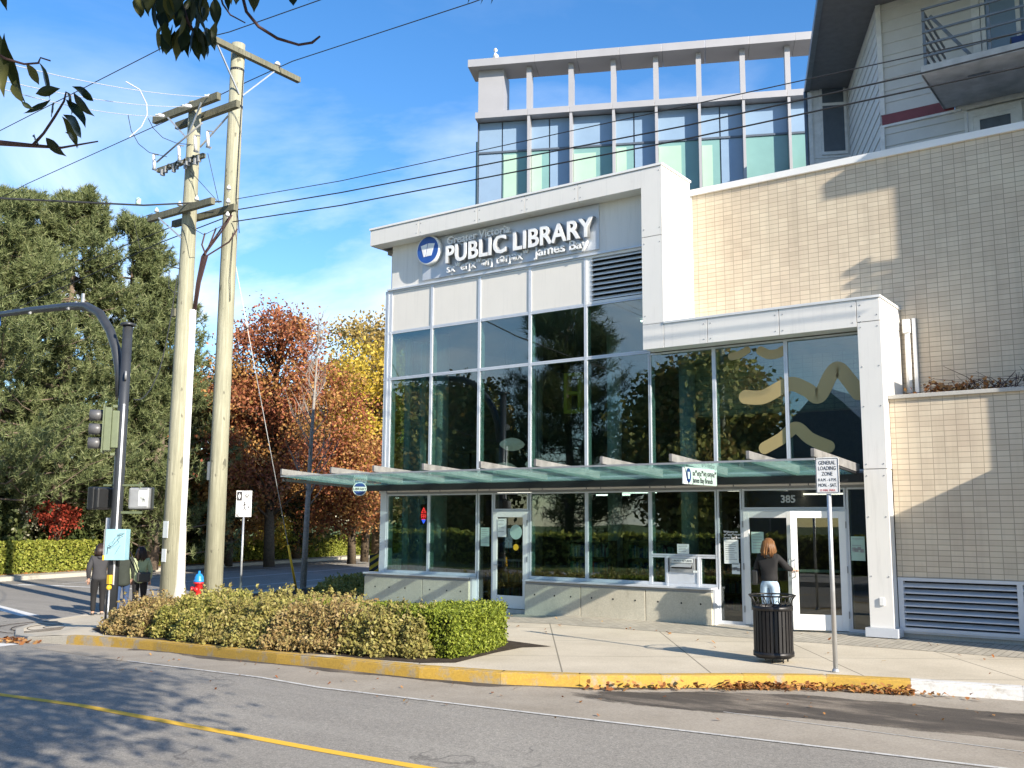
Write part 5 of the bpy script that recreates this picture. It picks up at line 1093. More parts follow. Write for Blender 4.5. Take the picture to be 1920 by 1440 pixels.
yw('second wire running left from the pole through the tall pine top', [(430, 405), (300, 455), (170, 515), (0, 592), (-300, 730)], .015, ay-.1)
wire('thick twisted service cable leading left from the lower crossarm', [at(415, 378, 25.2), at(270, 385, 24), at(0, 372, 21), at(-300, 330, 18)], .022)
for i, (u, v, u2, v2) in enumerate([(310, 218, -60, 148), (362, 200, -60, 135), (405, 182, -60, 100)]):
    a = at(u, v, 24.7); e = at(u2, v2, 15)
    wire(['white wire from the left string insulator of the second pole', 'white wire from the middle string insulator of the second pole', 'white wire from the right string insulator of the second pole'][i], [a, e], .007, 'wiregrey', sag=.15)
    d = (e-a).normalized(); s = MB()
    for k in range(9): s.lathe([(.012, -.012), (.045, -.008), (.045, .008), (.012, .012)], n=8); n_ = 32; q = (d.to_track_quat('Z', 'Y').to_matrix()); s.v[-n_:] = [tuple(q @ Vector(p)+a+d*(.25+.04*k)) for p in s.v[-n_:]]
    s.tube([a, a+d*.9], .014, 5); tag(s.build('string_insulator', M['porc']), ['left ribbed string insulator on the second pole crossarm', 'middle ribbed string insulator on the second pole crossarm', 'right ribbed string insulator on the second pole crossarm'][i], 'insulator', 'string insulators')
wire('curved white jumper loop hanging between wires left of the second pole', [at(236, 153, 23), at(262, 168, 23), at(275, 195, 23), at(276, 215, 23), at(265, 238, 23), at(243, 257, 23)], .013, 'wiregrey', 'jumper_loop')
wire('slack jumper wire to the left fuse of the second pole', [at(240, 215, 23.4), at(246, 245, 23.6), at(260, 270, 23.7), at(280, 286, 24), at(313, 294, 24.5)], .008, name='jumper_wire')
wire('slack jumper wire to the middle fuse of the second pole', [at(278, 222, 23.4), at(287, 240, 23.6), at(305, 258, 23.8), at(330, 268, 24.5), at(362, 272, 24.5)], .008, name='jumper_wire')
wire('black drop cable from the wooden pole down to the traffic signal', [P2+Vector((0, -.25, 8.3)), at(300, 690, 23.6), at(250, 748, 21.0)], .012, sag=.25)
gw = thing('guy_wire', 'slanting guy wire with a yellow plastic guard at its foot', 'guy wire', (-6.6, 3.2, -.3))
g0 = Vector((0, 0, 0)); g1 = P1+Vector((0, 0, 9.6))-Vector((-6.6, 3.2, -.3)); MB().tube([g0, g1], .011, 5).build('cable', M['wiregrey'], gw); MB().tube([g0, g1*.155], .035, 8).build('guard', M['yellow'], gw); MB().tube([g1*.77, g1*.785], .04, 6).build('strain_insulator', M['porc'], gw)
# ------------------------------------------------------------------ traffic signal
SP = Vector((-1.27, -6.42, -.33))
sp_ = thing('traffic_signal', 'dark traffic signal pole with curved mast arm and blue graffiti cabinet', 'traffic signal', SP); sp_.scale = (.93, .93, .955)
MB().tube([(0, 0, 0), (0, 0, 3), (0, 0, 6.38)], [.125, .115, .105], 8).lathe([(.16, 6.38), (.16, 6.43), (.05, 6.46)], n=8).lathe([(.22, 0), (.22, .04), (.14, .1)], n=8).build('pole_shaft', M['sigpole'], sp_)
rel = [Vector((x+2.67, 0, z+.27)) for x, z in [(-2.80, 4.6), (-2.89, 5.16), (-3.07, 5.65), (-3.34, 6.07), (-3.8, 6.51), (-4.36, 6.74), (-5.03, 6.82), (-6.69, 6.93), (-8.6, 7.02), (-10.6, 7.1)]]
MB().tube(rel, [.10, .10, .10, .10, .10, .095, .09, .08, .07, .06], 10).build('mast_arm', M['sigpole'], sp_)
MB().lathe([(.1, -.02), (.1, .02)], n=14).xf(Matrix.Translation((.11, -.06, 5.3)) @ Matrix.Rotation(R(60), 4, 'Z') @ Matrix.Rotation(R(90), 4, 'Y')).build('hand_hole', M['grey'], sp_)
MB().tube([(.12, -.06, 1.0), (.12, -.06, 4.7)], .022, 6).build('conduit', M['conduit'], sp_)
MB().bar((-1.85, 0, 6.9), (-1.85, 0, 7.32), .05, .05).bar((-2.3, -.1, 7.0), (-2.3, .12, 7.2), .06, .05).bar((-4.0, -.1, 7.1), (-4.0, .12, 7.25), .06, .05).build('arm_bracket', M['galv'], sp_)
sgp = MB().box(-5.95, -5.55, -.02, .02, 7.0, 7.32).build('street_sign', M['blue'], sp_); MB().box(-5.9, -5.6, -.024, -.0205, 7.13, 7.19).build('sign_band', M['paper'], sgp)
# three-lamp head facing left, away from us
HR = Matrix.Rotation(R(52), 4, 'Z')
hd_ = MB().box(-.34, -.2, -.19, .17, 3.72, 4.62).xf(HR).build('signal_head', M['siggreen'], sp_, .01)
MB().box(-.20, -.05, -.14, .12, 3.78, 4.56).xf(HR).build('head_door', M['siggreen'], hd_, .02); MB().box(-.37, -.342, -.22, .2, 3.68, 4.66).xf(HR).build('backplate', M['siggreen'], hd_)
for z in (3.88, 4.17, 4.46): MB().lathe([(.115, 0), (.115, .28), (.105, .28), (.105, .02)], n=14).xf(Matrix.Translation((-.372, 0, z)) @ Matrix.Rotation(R(-90), 4, 'Y')).xf(HR).build('visor', M['visor'], hd_)
MB().bar((-.2, 0, 4.66), (.0, 0, 4.66), .05, .05).bar((-.2, 0, 3.66), (0, 0, 3.66), .05, .05).xf(HR).build('head_bracket', M['siggreen'], sp_)
def ped(x, y, z, rz, sticker):
    e = Matrix.Translation((x, y, z)) @ Matrix.Rotation(rz, 4, 'Z')
    h = MB().box(-.22, .22, -.02, .12, -.22, .22).xf(e).build('walk_signal', M['grey' if sticker else 'blackm'], sp_, .04)
    MB().box(-.235, .235, .1, .28, -.235, .235).xf(e).build('signal_hood', M['blackm'], h, .03)
    if sticker:
        q = MB().box(.0, .2, -.024, -.0205, -.15, .16).xf(e).build('sticker', M['paper'], h); s = MB()
        for i in range(16): a = RNG.uniform(.03, .17, 2); b = RNG.uniform(-.1, .1, 2); s.bar((a[0], -.026, b[0]), (a[1]*.6+.03, -.026, b[1]), .008, .002)
        s.xf(e).build('scribble', M['ink'], q)
ped(.43, .22, 2.75, R(36), True); ped(-.30, -.1, 2.75, R(100), False)
MB().bar((0, 0, 3.02), (.5, .26, 3.02), .04, .04).bar((0, 0, 2.46), (.5, .26, 2.46), .05, .05).bar((0, 0, 3.02), (-.3, -.15, 3.02), .04, .04).bar((.43, .24, 2.95), (.43, .24, 3.08), .05, .05).build('walk_bracket', M['siggreen'], sp_)
e = Matrix.Translation((.155, -.09, 0)) @ Matrix.Rotation(R(36), 4, 'Z')
cb_ = MB().box(-.16, .26, -.14, .12, 1.50, 2.12).xf(e).build('cabinet', M['tealbox'], sp_, .008); MB().box(-.19, -.163, -.14, .12, 1.50, 2.12).xf(e).build('cabinet_side', M['grey'], cb_); MB().box(-.192, -.16, -.145, .1, 1.50, 1.60).xf(e).build('yellow_plate', M['yellow'], cb_)
gr = MB()
for i in range(46):
    a = i*.33; r = .20*(1-.006*i); x = .05+r*math.cos(a)*(.7+.3*math.sin(i*1.7)); z = 1.88+r*.8*math.sin(a*1.1+1); a2 = (i+1)*.33; x2 = .05+r*math.cos(a2)*(.7+.3*math.sin((i+1)*1.7)); z2 = 1.88+r*.8*math.sin(a2*1.1+1); gr.bar((x, -.1435, z), (x2, -.1435, z2), .008, .003)
gr.bar((.16, -.1435, 1.80), (.06, -.1435, 1.62), .008, .003).bar((-.09, -.1435, 1.76), (-.1, -.1435, 1.62), .03, .003).xf(e).build('graffiti', M['ink'], cb_)
pb = MB().lathe([(.05, 0), (.05, .06), (.02, .08)], n=10).xf(Matrix.Translation((.1, -.11, .95)) @ Matrix.Rotation(R(90), 4, 'X')).box(.05, .14, -.17, -.10, 1.02, 1.2).build('push_button', M['yellow'], sp_); MB().tube([(.1, -.13, .05), (.1, -.13, .9)], .02, 6).build('button_conduit', M['galv'], sp_)
MB().tube([(-.25, .0, 1.6), (-.25, .0, 2.25)], .018, 6).box(-.3, -.2, -.05, .05, 2.0, 2.35).build('side_conduit', M['conduit'], sp_)
MB().box(-.35, .3, -.3, .25, -.02, .03).build('foundation', M['ledge'], sp_)
# ------------------------------------------------------------------ signs, hydrant, litter bin
ls = thing('parking_sign', 'white loading zone sign on a galvanised post at the kerb', 'sign', (12.25, -4.74, -.02))
MB().tube([(0, .03, 0), (0, .03, 2.74)], .03, 12).lathe([(.05, 0), (.045, .03), (.032, .05)], (0, .03, 0), 12).build('post', M['galv'], ls)
q = MB().prism([(-.155+.02, 2.29), (.155-.02, 2.29), (.155, 2.31), (.155, 2.75), (.135, 2.77), (-.135, 2.77), (-.155, 2.75), (-.155, 2.31)], lambda a, b, t: (a, -.002-.006*t, b)).build('sign_panel', M['letter'], ls)
bd = MB().bar((-.14, -.0095, 2.305), (.14, -.0095, 2.305), .003, .006).bar((-.14, -.0095, 2.755), (.14, -.0095, 2.755), .003, .006).bar((-.145, -.0095, 2.31), (-.145, -.0095, 2.75), .003, .006, (1, 0, 0)).bar((.145, -.0095, 2.31), (.145, -.0095, 2.75), .003, .006, (1, 0, 0)).build('border', M['ink'], q)
for i, (tx, sz) in enumerate([('GENERAL', .082), ('LOADING', .082), ('ZONE', .082), ('8 A.M. - 6 P.M.', .062), ('MON. - SAT.', .070)]): text('lettering', tx, sz*.9, facing((0, -.009, 2.675-.073*i+.0)), M['ink'], q, .001, .0, 'CENTER', xs=.72)
text('lettering', '15 MIN. MAX.', .042, facing((0, -.009, 2.322)), M['red'], q, .001, .0, 'CENTER', xs=.85)
bk_ = thing('bike_route_sign', 'white bicycle and pedestrian sign on a thin post left of the bed', 'sign', (-6.58, 1.03, -.3), R(40))
MB().tube([(0, .03, 0), (0, .03, 2.3)], .03, 8).build('post', M['galv'], bk_); q = MB().box(-.22, .22, -.006, .0, 2.28, 3.03).build('sign_panel', M['letter'], bk_, .0)
MB().box(-.205, -.06, -.0085, -.0063, 2.74, 3.0).build('black_field', M['ink'], q); MB().prism([(-.1325, 2.78), (-.095, 2.87), (-.1325, 2.96), (-.17, 2.87)], lambda a, b, t: (a, -.0088-t*.002, b)).build('diamond', M['letter'], q)
s = MB()
for cx in (.01, .15): s.tube([(cx+.05*math.cos(a), -.008, 2.84+.05*math.sin(a)) for a in [i*math.pi/8 for i in range(17)]], .006, 5, False)
for a, b in (((.01, 2.84), (.05, 2.92)), ((.05, 2.92), (.12, 2.92)), ((.12, 2.92), (.15, 2.84)), ((.05, 2.92), (.08, 2.84)), ((.08, 2.84), (.12, 2.92)), ((.01, 2.84), (.08, 2.84)), ((.12, 2.92), (.14, 2.96)), ((.05, 2.92), (.04, 2.95))): s.bar((a[0], -.008, a[1]), (b[0], -.008, b[1]), .008, .004, (0, 1, 0))
s.build('bicycle_symbol', M['ink'], q)
s = MB().prism([(.02+.022*math.cos(i), 2.69+.022*math.sin(i)) for i in [k*.63 for k in range(10)]], lambda a, b, t: (a, -.0065-t*.002, b))
for a, b in (((.02, 2.67), (.02, 2.55)), ((.02, 2.55), (-.02, 2.45)), ((.02, 2.55), (.07, 2.45)), ((.02, 2.65), (-.03, 2.58)), ((.02, 2.65), (.08, 2.60)), ((.11, 2.56), (.17, 2.56)), ((.14, 2.53), (.14, 2.59)), ((-.19, 2.30), (-.12, 2.40)), ((-.19, 2.30), (-.19, 2.38)), ((-.19, 2.30), (-.11, 2.30))): s.bar((a[0], -.008, a[1]), (b[0], -.008, b[1]), .02, .004, (0, 1, 0))
s.build('walker_symbol', M['ink'], q)
hz_ = thing('hazard_marker', 'striped orange and black hazard board at the corner of the library', 'hazard marker', (-6.1, 6.0, -.32), R(43))
MB().box(-.15, .15, -.01, .01, .2, 1.15).build('board', M['yellow'], hz_); s = MB()
for k in range(4): z = .25+k*.24; s.prism([(-.15, z), (.15, z+.2), (.15, z+.32 if z+.32 < 1.15 else 1.15), (-.15, z+.12)], lambda a, b, t: (a, -.0105-t*.002, b))
s.build('stripes', M['ink'], hz_); MB().box(-.03, .03, .011, .05, 0, .9).build('post', M['galv'], hz_)
hy = thing('fire_hydrant', 'red fire hydrant with a bright blue cap between the poles', 'fire hydrant', (-5.25, -1.40, -.31), R(30))
MB().lathe([(.15, 0), (.15, .05), (.105, .08), (.10, .55), (.14, .56), (.14, .60)], n=18).build('barrel', M['hydr'], hy)
MB().lathe([(.14, .602), (.14, .64), (.115, .68), (.11, .74), (.07, .80), (.03, .82), (.03, .88), (.0, .89)], n=18).build('bonnet', M['hydb'], hy)
for a, L_ in ((180, .2), (0, .2), (-90, .19)): MB().lathe([(.05, .08), (.05, L_-.05), (.065, L_-.05), (.065, L_), (.02, L_+.02)], n=12).xf(Matrix.Translation((0, 0, .42)) @ Matrix.Rotation(R(a), 4, 'Z') @ Matrix.Rotation(R(90), 4, 'Y')).build('outlet', M['hydr'], hy)
cn = thing('litter_bin', 'black slatted round litter bin with flared rim on the pavement', 'litter bin', (11.25, -4.25, -.015))
s = MB(); R_ = .265
for i in range(30):
    a = 2*math.pi*i/30; m_ = Matrix.Rotation(a, 4, 'Z'); s.add([m_ @ Vector(p) for p in [(R_-.008, -.019, .1), (R_-.008, .019, .1), (R_+.002, .019, .1), (R_+.002, -.019, .1), (R_-.008, -.019, .72), (R_-.008, .019, .72), (R_+.002, .019, .72), (R_+.002, -.019, .72)]], [(0, 3, 2, 1), (4, 5, 6, 7), (0, 1, 5, 4), (1, 2, 6, 5), (2, 3, 7, 6), (3, 0, 4, 7)])
s.build('slats', M['canm'], cn)
def ring(r0, r1, z0, z1, name, m='canm', n=40): 
    return MB().lathe([(r0, z0), (r1, z0), (r1, z1), (r0, z1), (r0, z0)], n=n)
b_ = ring(.25, .28, .70, .76, 'band'); b_.f = b_.f[:-2]; b_.sm = b_.sm[:-2]; b_.build('top_band', M['canm'], cn)
b_ = ring(.25, .278, .08, .14, 'band'); b_.f = b_.f[:-2]; b_.sm = b_.sm[:-2]; b_.build('bottom_band', M['canm'], cn)
MB().tube([(.315*math.cos(i*math.pi/20), .315*math.sin(i*math.pi/20), .90) for i in range(41)], .011, 8, False).build('rim', M['canm'], cn)
s = MB()
for i in range(16):
    a = 2*math.pi*i/16; c_, n_ = math.cos(a), math.sin(a)
    s.tube([(r*c_-t*n_, r*n_+t*c_, z) for r, z, t in ((.262, .76, 0), (.262, .80, .01), (.27, .83, .012), (.292, .87, .004), (.313, .895, 0))], .007, 5)
    s.tube([(r*c_-t*n_, r*n_+t*c_, z) for r, z, t in ((.264, .77, .052), (.264, .80, .04), (.266, .80, .02), (.264, .77, .01))], .005, 4)
s.build('rim_scrolls', M['canm'], cn)
MB().lathe([(.23, .08), (.235, .70), (.225, .70), (.215, .12)], n=24).build('liner', M['blackm'], cn)
MB().lathe([(.24, .055), (.24, .08)], n=24).tube([(.16, .1, 0), (.16, .1, .06)], .012, 6).tube([(-.16, .1, 0), (-.16, .1, .06)], .012, 6).tube([(.05, -.18, 0), (.05, -.18, .06)], .012, 6).tube([(.17, -.1, 0), (.17, -.1, .06)], .012, 6).build('foot', M['canm'], cn)

# ------------------------------------------------------------------ people
def skinned(name, J, E_, m, parent, sub=2, mtx=None):
    bm = bmesh.new(); lay = bm.verts.layers.skin.verify(); V = {}
    for k, (co, r) in J.items():
        v = bm.verts.new(co); rr = r if isinstance(r, tuple) else (r, r); v[lay].radius = rr; V[k] = v
    first = next(iter(J)); V[first][lay].use_root = True
    for a, b in E_: bm.edges.new((V[a], V[b]))
    me = bpy.data.meshes.new(name); bm.to_mesh(me); bm.free(); me.materials.append(m)
    o = bpy.data.objects.new(name, me); COL.objects.link(o)
    s = o.modifiers.new('skin', 'SKIN'); s.use_smooth_shade = True
    u = o.modifiers.new('subsurf', 'SUBSURF'); u.levels = u.render_levels = sub
    dg = bpy.context.evaluated_depsgraph_get(); ev = bpy.data.meshes.new_from_object(o.evaluated_get(dg))
    bpy.data.objects.remove(o); ev.name = name; ev.materials.clear(); ev.materials.append(m)
    o = bpy.data.objects.new(name, ev); COL.objects.link(o); o.parent = parent; return o
def person(label, loc, rotz, H, top, legs, hair, pose, coat_len=.86, bulk=1.0, hairlen=.0, shoes='leather', group=None, hood=False):
    k = H/1.65; t = thing('person', label, 'person', loc, rotz, group); sc = lambda p: tuple(c*k for c in p)
    J = {'pelvis': ((0, 0, .90), (.10, .075)), 'waist': ((0, .0, 1.04), (.10, .075)), 'chest': ((0, .0, 1.22), (.125, .10)), 'neckb': ((0, -.005, 1.36), (.065, .06)), 'neck': ((0, .005, 1.42), (.048, .05)), 'skull0': ((0, .02, 1.49), (.065, .078)), 'skull1': ((0, .015, 1.56), (.075, .088)), 'crown': ((0, .005, 1.625), (.045, .055)),
         'nose': ((0, .115, 1.515), (.012, .014)), 'chin': ((0, .085, 1.455), (.022, .022)), 'earL': ((-.088, .01, 1.52), (.012, .02)), 'earR': ((.088, .01, 1.52), (.012, .02))}
    E_ = [('pelvis', 'waist'), ('waist', 'chest'), ('chest', 'neckb'), ('neckb', 'neck'), ('neck', 'skull0'), ('skull0', 'skull1'), ('skull1', 'crown'), ('skull0', 'nose'), ('skull0', 'chin'), ('skull1', 'earL'), ('skull1', 'earR')]
    for s, side_ in ((-1, 'L'), (1, 'R')):
        el, wr = pose['arm'+side_]; kn, an = pose['leg'+side_]
        sh = (s*.165, 0, 1.325)
        J['sh'+side_] = (sh, .058); J['el'+side_] = (el, .042); J['wr'+side_] = (wr, .027)
        d = (Vector(wr)-Vector(el)).normalized(); pm = Vector(wr)+d*.075; J['palm'+side_] = (tuple(pm), (.034, .018))
        E_ += [('chest', 'sh'+side_), ('sh'+side_, 'el'+side_), ('el'+side_, 'wr'+side_), ('wr'+side_, 'palm'+side_)]
        sd = d.cross(Vector((0, 1, .2))).normalized(); cur = pose.get('curl', Vector((0, .6, -.2)))
        for i, (o_, L_) in enumerate(((-.026, .062), (-.009, .072), (.009, .068), (.026, .052))):
            b = pm+d*.03+sd*o_; m1 = b+d*L_*.55+cur*.012; m2 = m1+d*L_*.3+cur*.03
            J[f'f{side_}{i}'] = (tuple(b), .010); J[f'g{side_}{i}'] = (tuple(m1), .0085); J[f'h{side_}{i}'] = (tuple(m2), .007)
            E_ += [('palm'+side_, f'f{side_}{i}'), (f'f{side_}{i}', f'g{side_}{i}'), (f'g{side_}{i}', f'h{side_}{i}')]
        tb_ = pm-d*.03-sd*.035; J['t1'+side_] = (tuple(tb_), .011); J['t2'+side_] = (tuple(tb_-sd*.02+d*.03), .009); J['t3'+side_] = (tuple(tb_-sd*.022+d*.055+cur*.02), .007)
        E_ += [('palm'+side_, 't1'+side_), ('t1'+side_, 't2'+side_), ('t2'+side_, 't3'+side_)]
        J['hip'+side_] = ((s*.085, 0, .86), .07); J['kn'+side_] = (kn, .058); J['an'+side_] = (an, .038); J['toe'+side_] = ((an[0]+s*.02, an[1]+.14, an[2]-.045), (.035, .022))
        E_ += [('pelvis', 'hip'+side_), ('hip'+side_, 'kn'+side_), ('kn'+side_, 'an'+side_), ('an'+side_, 'toe'+side_)]
    JS = {a: (sc(c), tuple(x*k for x in (r if isinstance(r, tuple) else (r, r)))) for a, (c, r) in J.items()}
    skinned('body', JS, E_, M['skin'], t, 1)
    def sub(keys, edges, grow, over={}):
        return {a: (over.get(a, JS[a])[0], tuple(x+grow for x in over.get(a, JS[a])[1])) for a in keys}, edges
    b = bulk
    JJ = {'hem': (sc((0, 0, coat_len-.07)), tuple(x*k*b for x in (.185, .15))), 'pelvis': (sc((0, 0, coat_len+.06)), tuple(x*k*b for x in (.165, .125))), 'waist': (sc((0, 0, 1.04)), tuple(x*k*b for x in (.155, .125))), 'chest': (sc((0, -.005, 1.22)), tuple(x*k*b for x in (.165, .13))), 'neckb': (sc((0, -.01, 1.345)), tuple(x*k for x in (.10, .085))), 'col': (sc((0, -.02, 1.40)), tuple(x*k for x in (.072, .068)))}
    for s in 'LR': JJ['sh'+s] = (JS['sh'+s][0], tuple(x*k*b for x in (.078, .078))); JJ['el'+s] = (JS['el'+s][0], tuple(x*k*b for x in (.062, .062))); w = Vector(JS['wr'+s][0]); JJ['wr'+s] = (tuple(w), (.045*k, .045*k))
    skinned('jacket', JJ, [('hem', 'pelvis'), ('pelvis', 'waist'), ('waist', 'chest'), ('chest', 'neckb'), ('neckb', 'col')]+[x for s in 'LR' for x in (('chest', 'sh'+s), ('sh'+s, 'el'+s), ('el'+s, 'wr'+s))], M[top], t)
    if hood: skinned('hood', {'a': (sc((-.07, -.07, 1.36)), (.045, .04)), 'b': (sc((0, -.11, 1.33)), (.055, .05)), 'c': (sc((.07, -.07, 1.36)), (.045, .04))}, [('a', 'b'), ('b', 'c')], M[top], t)
    LJ = {'pelvis': (sc((0, 0, .91)), (.165*k, .14*k)), 'band': (sc((0, 0, 1.0)), (.155*k, .13*k))}
    for s in 'LR': LJ['hip'+s] = (JS['hip'+s][0], (.115*k, .12*k)); LJ['kn'+s] = (JS['kn'+s][0], (.072*k, .072*k)); a_ = Vector(JS['an'+s][0]); LJ['an'+s] = (tuple(a_+Vector((0, 0, .01))), (.056*k, .056*k))
    skinned('trousers', LJ, [('pelvis', 'band')]+[x for s in 'LR' for x in (('pelvis', 'hip'+s), ('hip'+s, 'kn'+s), ('kn'+s, 'an'+s))], M[legs], t)
    for s in 'LR':
        a_ = Vector(JS['an'+s][0]); skinned('shoe', {'h': (tuple(a_+Vector((0, -.03, -.035))), (.042, .038)), 'm': (tuple(a_+Vector((0, .06, -.04))), (.045, .033)), 't': (tuple(a_+Vector((0, .16, -.05))), (.038, .024))}, [('h', 'm'), ('m', 't')], M[shoes], t)
    hm = MB(); hr = random.Random(int(H*100)); c = Vector((0, .0, 1.545))
    prof = [(.03, .105), (.07, .088), (.095, .045), (.10, .0), (.098, -.04)]
    hm.lathe([(r*k, z*k) for r, z in reversed(prof)], (0, -.008*k, 1.555*k), 18)
    for i in range(110):
        a = hr.uniform(-2.5, 2.5); d = Vector((math.sin(a), -math.cos(a)*1.0, 0)); L_ = .02+hairlen*.6+hr.uniform(0, .06)
        if abs(a) > 1.7: L_ *= .6
        pts = [c+Vector((hr.uniform(-.03, .03), hr.uniform(-.02, .03), .10)), c+d*.09+Vector((0, -.008, .05)), c+d*.112+Vector((0, -.01, -.04)), c+d*(.118+hr.uniform(-.012, .02))+Vector((0, -.012, -.10-L_*.4)), c+d*(.095+hr.uniform(-.02, .03))+Vector((hr.uniform(-.015, .015), -.02, -.12-L_))]
        hm.tube([p*k for p in pts], [.006, .017, .018, .015, .003], 5)
    hm.v = [tuple(Vector(v)*1.0) for v in hm.v]; ho = hm.build('hair', M[hair], t)
    return t
stand = lambda: dict(armL=((-.235, -.03, 1.08), (-.22, .08, .86)), armR=((.235, -.03, 1.08), (.22, .08, .86)), legL=((-.095, .03, .47), (-.10, -.01, .08)), legR=((.095, .03, .47), (.10, -.01, .08)))
ps = stand(); ps['armR'] = ((.31, .06, 1.13), (.345, .235, 1.10)); ps['armL'] = ((-.25, .02, 1.09), (-.17, .16, .98)); ps['legL'] = ((-.09, .05, .47), (-.095, .0, .08)); ps['legR'] = ((.095, .0, .47), (.11, -.10, .09)); ps['curl'] = Vector((.6, .3, -.5))
wm = person('woman in black hoodie and light jeans pulling open the entrance door', (9.86, -.76, -.005), R(4), 1.62, 'cblack', 'jeans', 'hairr', ps, .92, .98, .07, hood=True)
hb = thing('shoulder_bag', 'dark shoulder bag hanging at the left side of the woman at the door', 'bag', (9.60, -.72, .80), R(10)); MB().box(-.06, .06, -.13, .13, 0, .26).build('pouch', M['leather'], hb, .03); MB().tube([(0, -.1, .25), (.08, -.05, .5), (.14, 0, .58), (.1, .08, .5), (0, .1, .25)], .012, 6).build('strap', M['leather'], hb)
pg_ = 'three people waiting at the kerb'
ps = stand(); ps['legL'] = ((-.09, .10, .47), (-.09, .06, .08)); person('person in a black jacket and black trousers left of the signal pole', (-5.98, -3.77, -.45), R(62), 1.74, 'cgrey', 'cblack', 'hairb', ps, .86, 1.08, -.01, group=pg_, hood=True)
ps = stand(); ps['legR'] = ((.09, .10, .47), (.09, .08, .08)); person('person in a long dark green coat and blue jeans behind the signal pole', (-5.72, -3.30, -.45), R(54), 1.70, 'cdark', 'djeans', 'hairb', ps, .74, 1.12, .0, group=pg_)
ps = stand(); person('person with long dark hair in a sage green jacket and black leggings', (-5.50, -2.96, -.45), R(52), 1.66, 'csage', 'cblack', 'hairb', ps, .82, 1.02, .10, group=pg_)
hb = thing('shoulder_bag', 'black shoulder bag on the hip of the person in the sage jacket', 'bag', (-5.32, -2.98, .36), R(52)); MB().box(-.16, .16, -.09, .02, 0, .24).build('pouch', M['leather'], hb, .03); MB().tube([(-.12, -.03, .22), (-.2, -.1, .45), (-.28, -.12, .62), (-.34, -.06, .74)], .014, 6).build('strap', M['leather'], hb)
# the gull on the tower
MB().lathe([(.01, -.26), (.05, -.18), (.085, -.05), (.095, .05), (.06, .15), (.02, .2)], n=12).xf(Matrix.Translation((0, 0, .2)) @ Matrix.Rotation(R(-58), 4, 'X')).lathe([(.02, -.065), (.055, -.03), (.06, .01), (.03, .06), (.005, .07)], (0, .1, .43), 12).build('body', M['letter'], gu)
MB().bar((0, .15, .43), (0, .22, .415), .02, .02).build('beak', M['yellow'], gu); MB().bar((-.075, .06, .26), (-.05, -.27, .12), .03, .12).bar((.075, .06, .26), (.05, -.27, .12), .03, .12).build('wing', M['grey'], gu); MB().bar((-.03, 0, .12), (-.03, 0, 0), .015, .015).bar((.03, 0, .12), (.03, 0, 0), .015, .015).build('leg', M['yellow'], gu)
gu.location.z += .002
# plant on the planter ledge
def ledge_plant():
    rg = np.random.default_rng(9); t = thing('trailing_plant', 'dry trailing plant with bare stems on the brick planter ledge', 'plant', (12.9, .3, 4.1)); s = MB(); Pg = []; Pt = []
    for i in range(60):
        x = rg.uniform(-.35, 1.6); a = Vector((x, rg.uniform(-.1, .15), 0)); b = a+Vector((rg.normal(0, .3), rg.normal(0, .08), rg.uniform(.08, .3))); c = b+Vector((rg.normal(0, .25), rg.normal(-.05, .05), rg.normal(-.02, .12))); s.tube([a, b, c], [.008, .006, .003], 4, False)
        if x < .45:
            for k in range(14): Pt.append(tuple(a.lerp(b, rg.random())+Vector(rg.normal(0, .04, 3))))
    s.build('stems', M['twig'], t); raw('leaves', leaf_quads(np.array(Pt), .05), 4, M['litter'], t)
ledge_plant()

# ------------------------------------------------------------------ street trees on our side: cherry over the camera, shade tree at the right
def cherry_leaf(base, tip, w, roll, mb, curl=.12):
    b = Vector(base); d = Vector(tip)-b; L_ = d.length; d.normalize(); x = d.cross(Vector((math.cos(roll), math.sin(roll), .25))).normalized(); n = x.cross(d)
    prof = [(.0, .02), (.10, .30), (.25, .72), (.42, 1.0), (.60, .92), (.76, .62), (.88, .26), (1.0, .0)]
    L0 = []; R0 = []; C0 = []
    for s, h in prof:
        c = b+d*L_*s+n*(-curl*L_*(s*s)+.02*L_*math.sin(s*9)); C0.append(c); e = h*w/2; L0.append(c-x*e+n*e*.45); R0.append(c+x*e+n*e*.45)
    o = len(mb.v); mb.v += [tuple(p) for q in zip(L0, C0, R0) for p in q]
    for i in range(len(prof)-1):
        a = o+3*i; mb.f += [(a, a+1, a+4, a+3), (a+1, a+2, a+5, a+4)]; mb.sm += [True, True]
ch = thing('cherry_tree', 'dark leaved street tree overhanging the view from above at the left', 'tree', (11.0, -19.2, 0))
o = Vector(ch.location)
MB().tube([(0, 0, -.15), (.02, 0, 1.2), (.15, .05, 2.4), (.3, .1, 4.0), (.2, .1, 6.5)], [.2, .16, .14, .1, .04], 10).build('trunk', M['bark'], ch)
tw = MB(); lf = MB(); rg = random.Random(5)
def T(*uvd): return [at(u, v, D)-o for u, v, D in uvd]
tw.tube([(.1, .05, 2.2), (1.2, 1.6, 2.75)]+T((-60, 262, 3.75), (0, 268, 3.8), (60, 273, 3.85), (115, 277, 3.9), (184, 265, 3.9)), [.035, .03, .014, .011, .008, .005, .003], 6)
tw.tube(T((62, 272, 3.85), (82, 250, 3.85), (102, 220, 3.86), (120, 190, 3.88), (124, 172, 3.88)), [.006, .005, .005, .004, .003], 5)
tw.tube(T((-40, 80, 3.6), (10, 110, 3.7), (45, 120, 3.7), (72, 118, 3.75), (76, 108, 3.75), (95, 114, 3.75)), [.006, .005, .004, .004, .003, .003], 5)
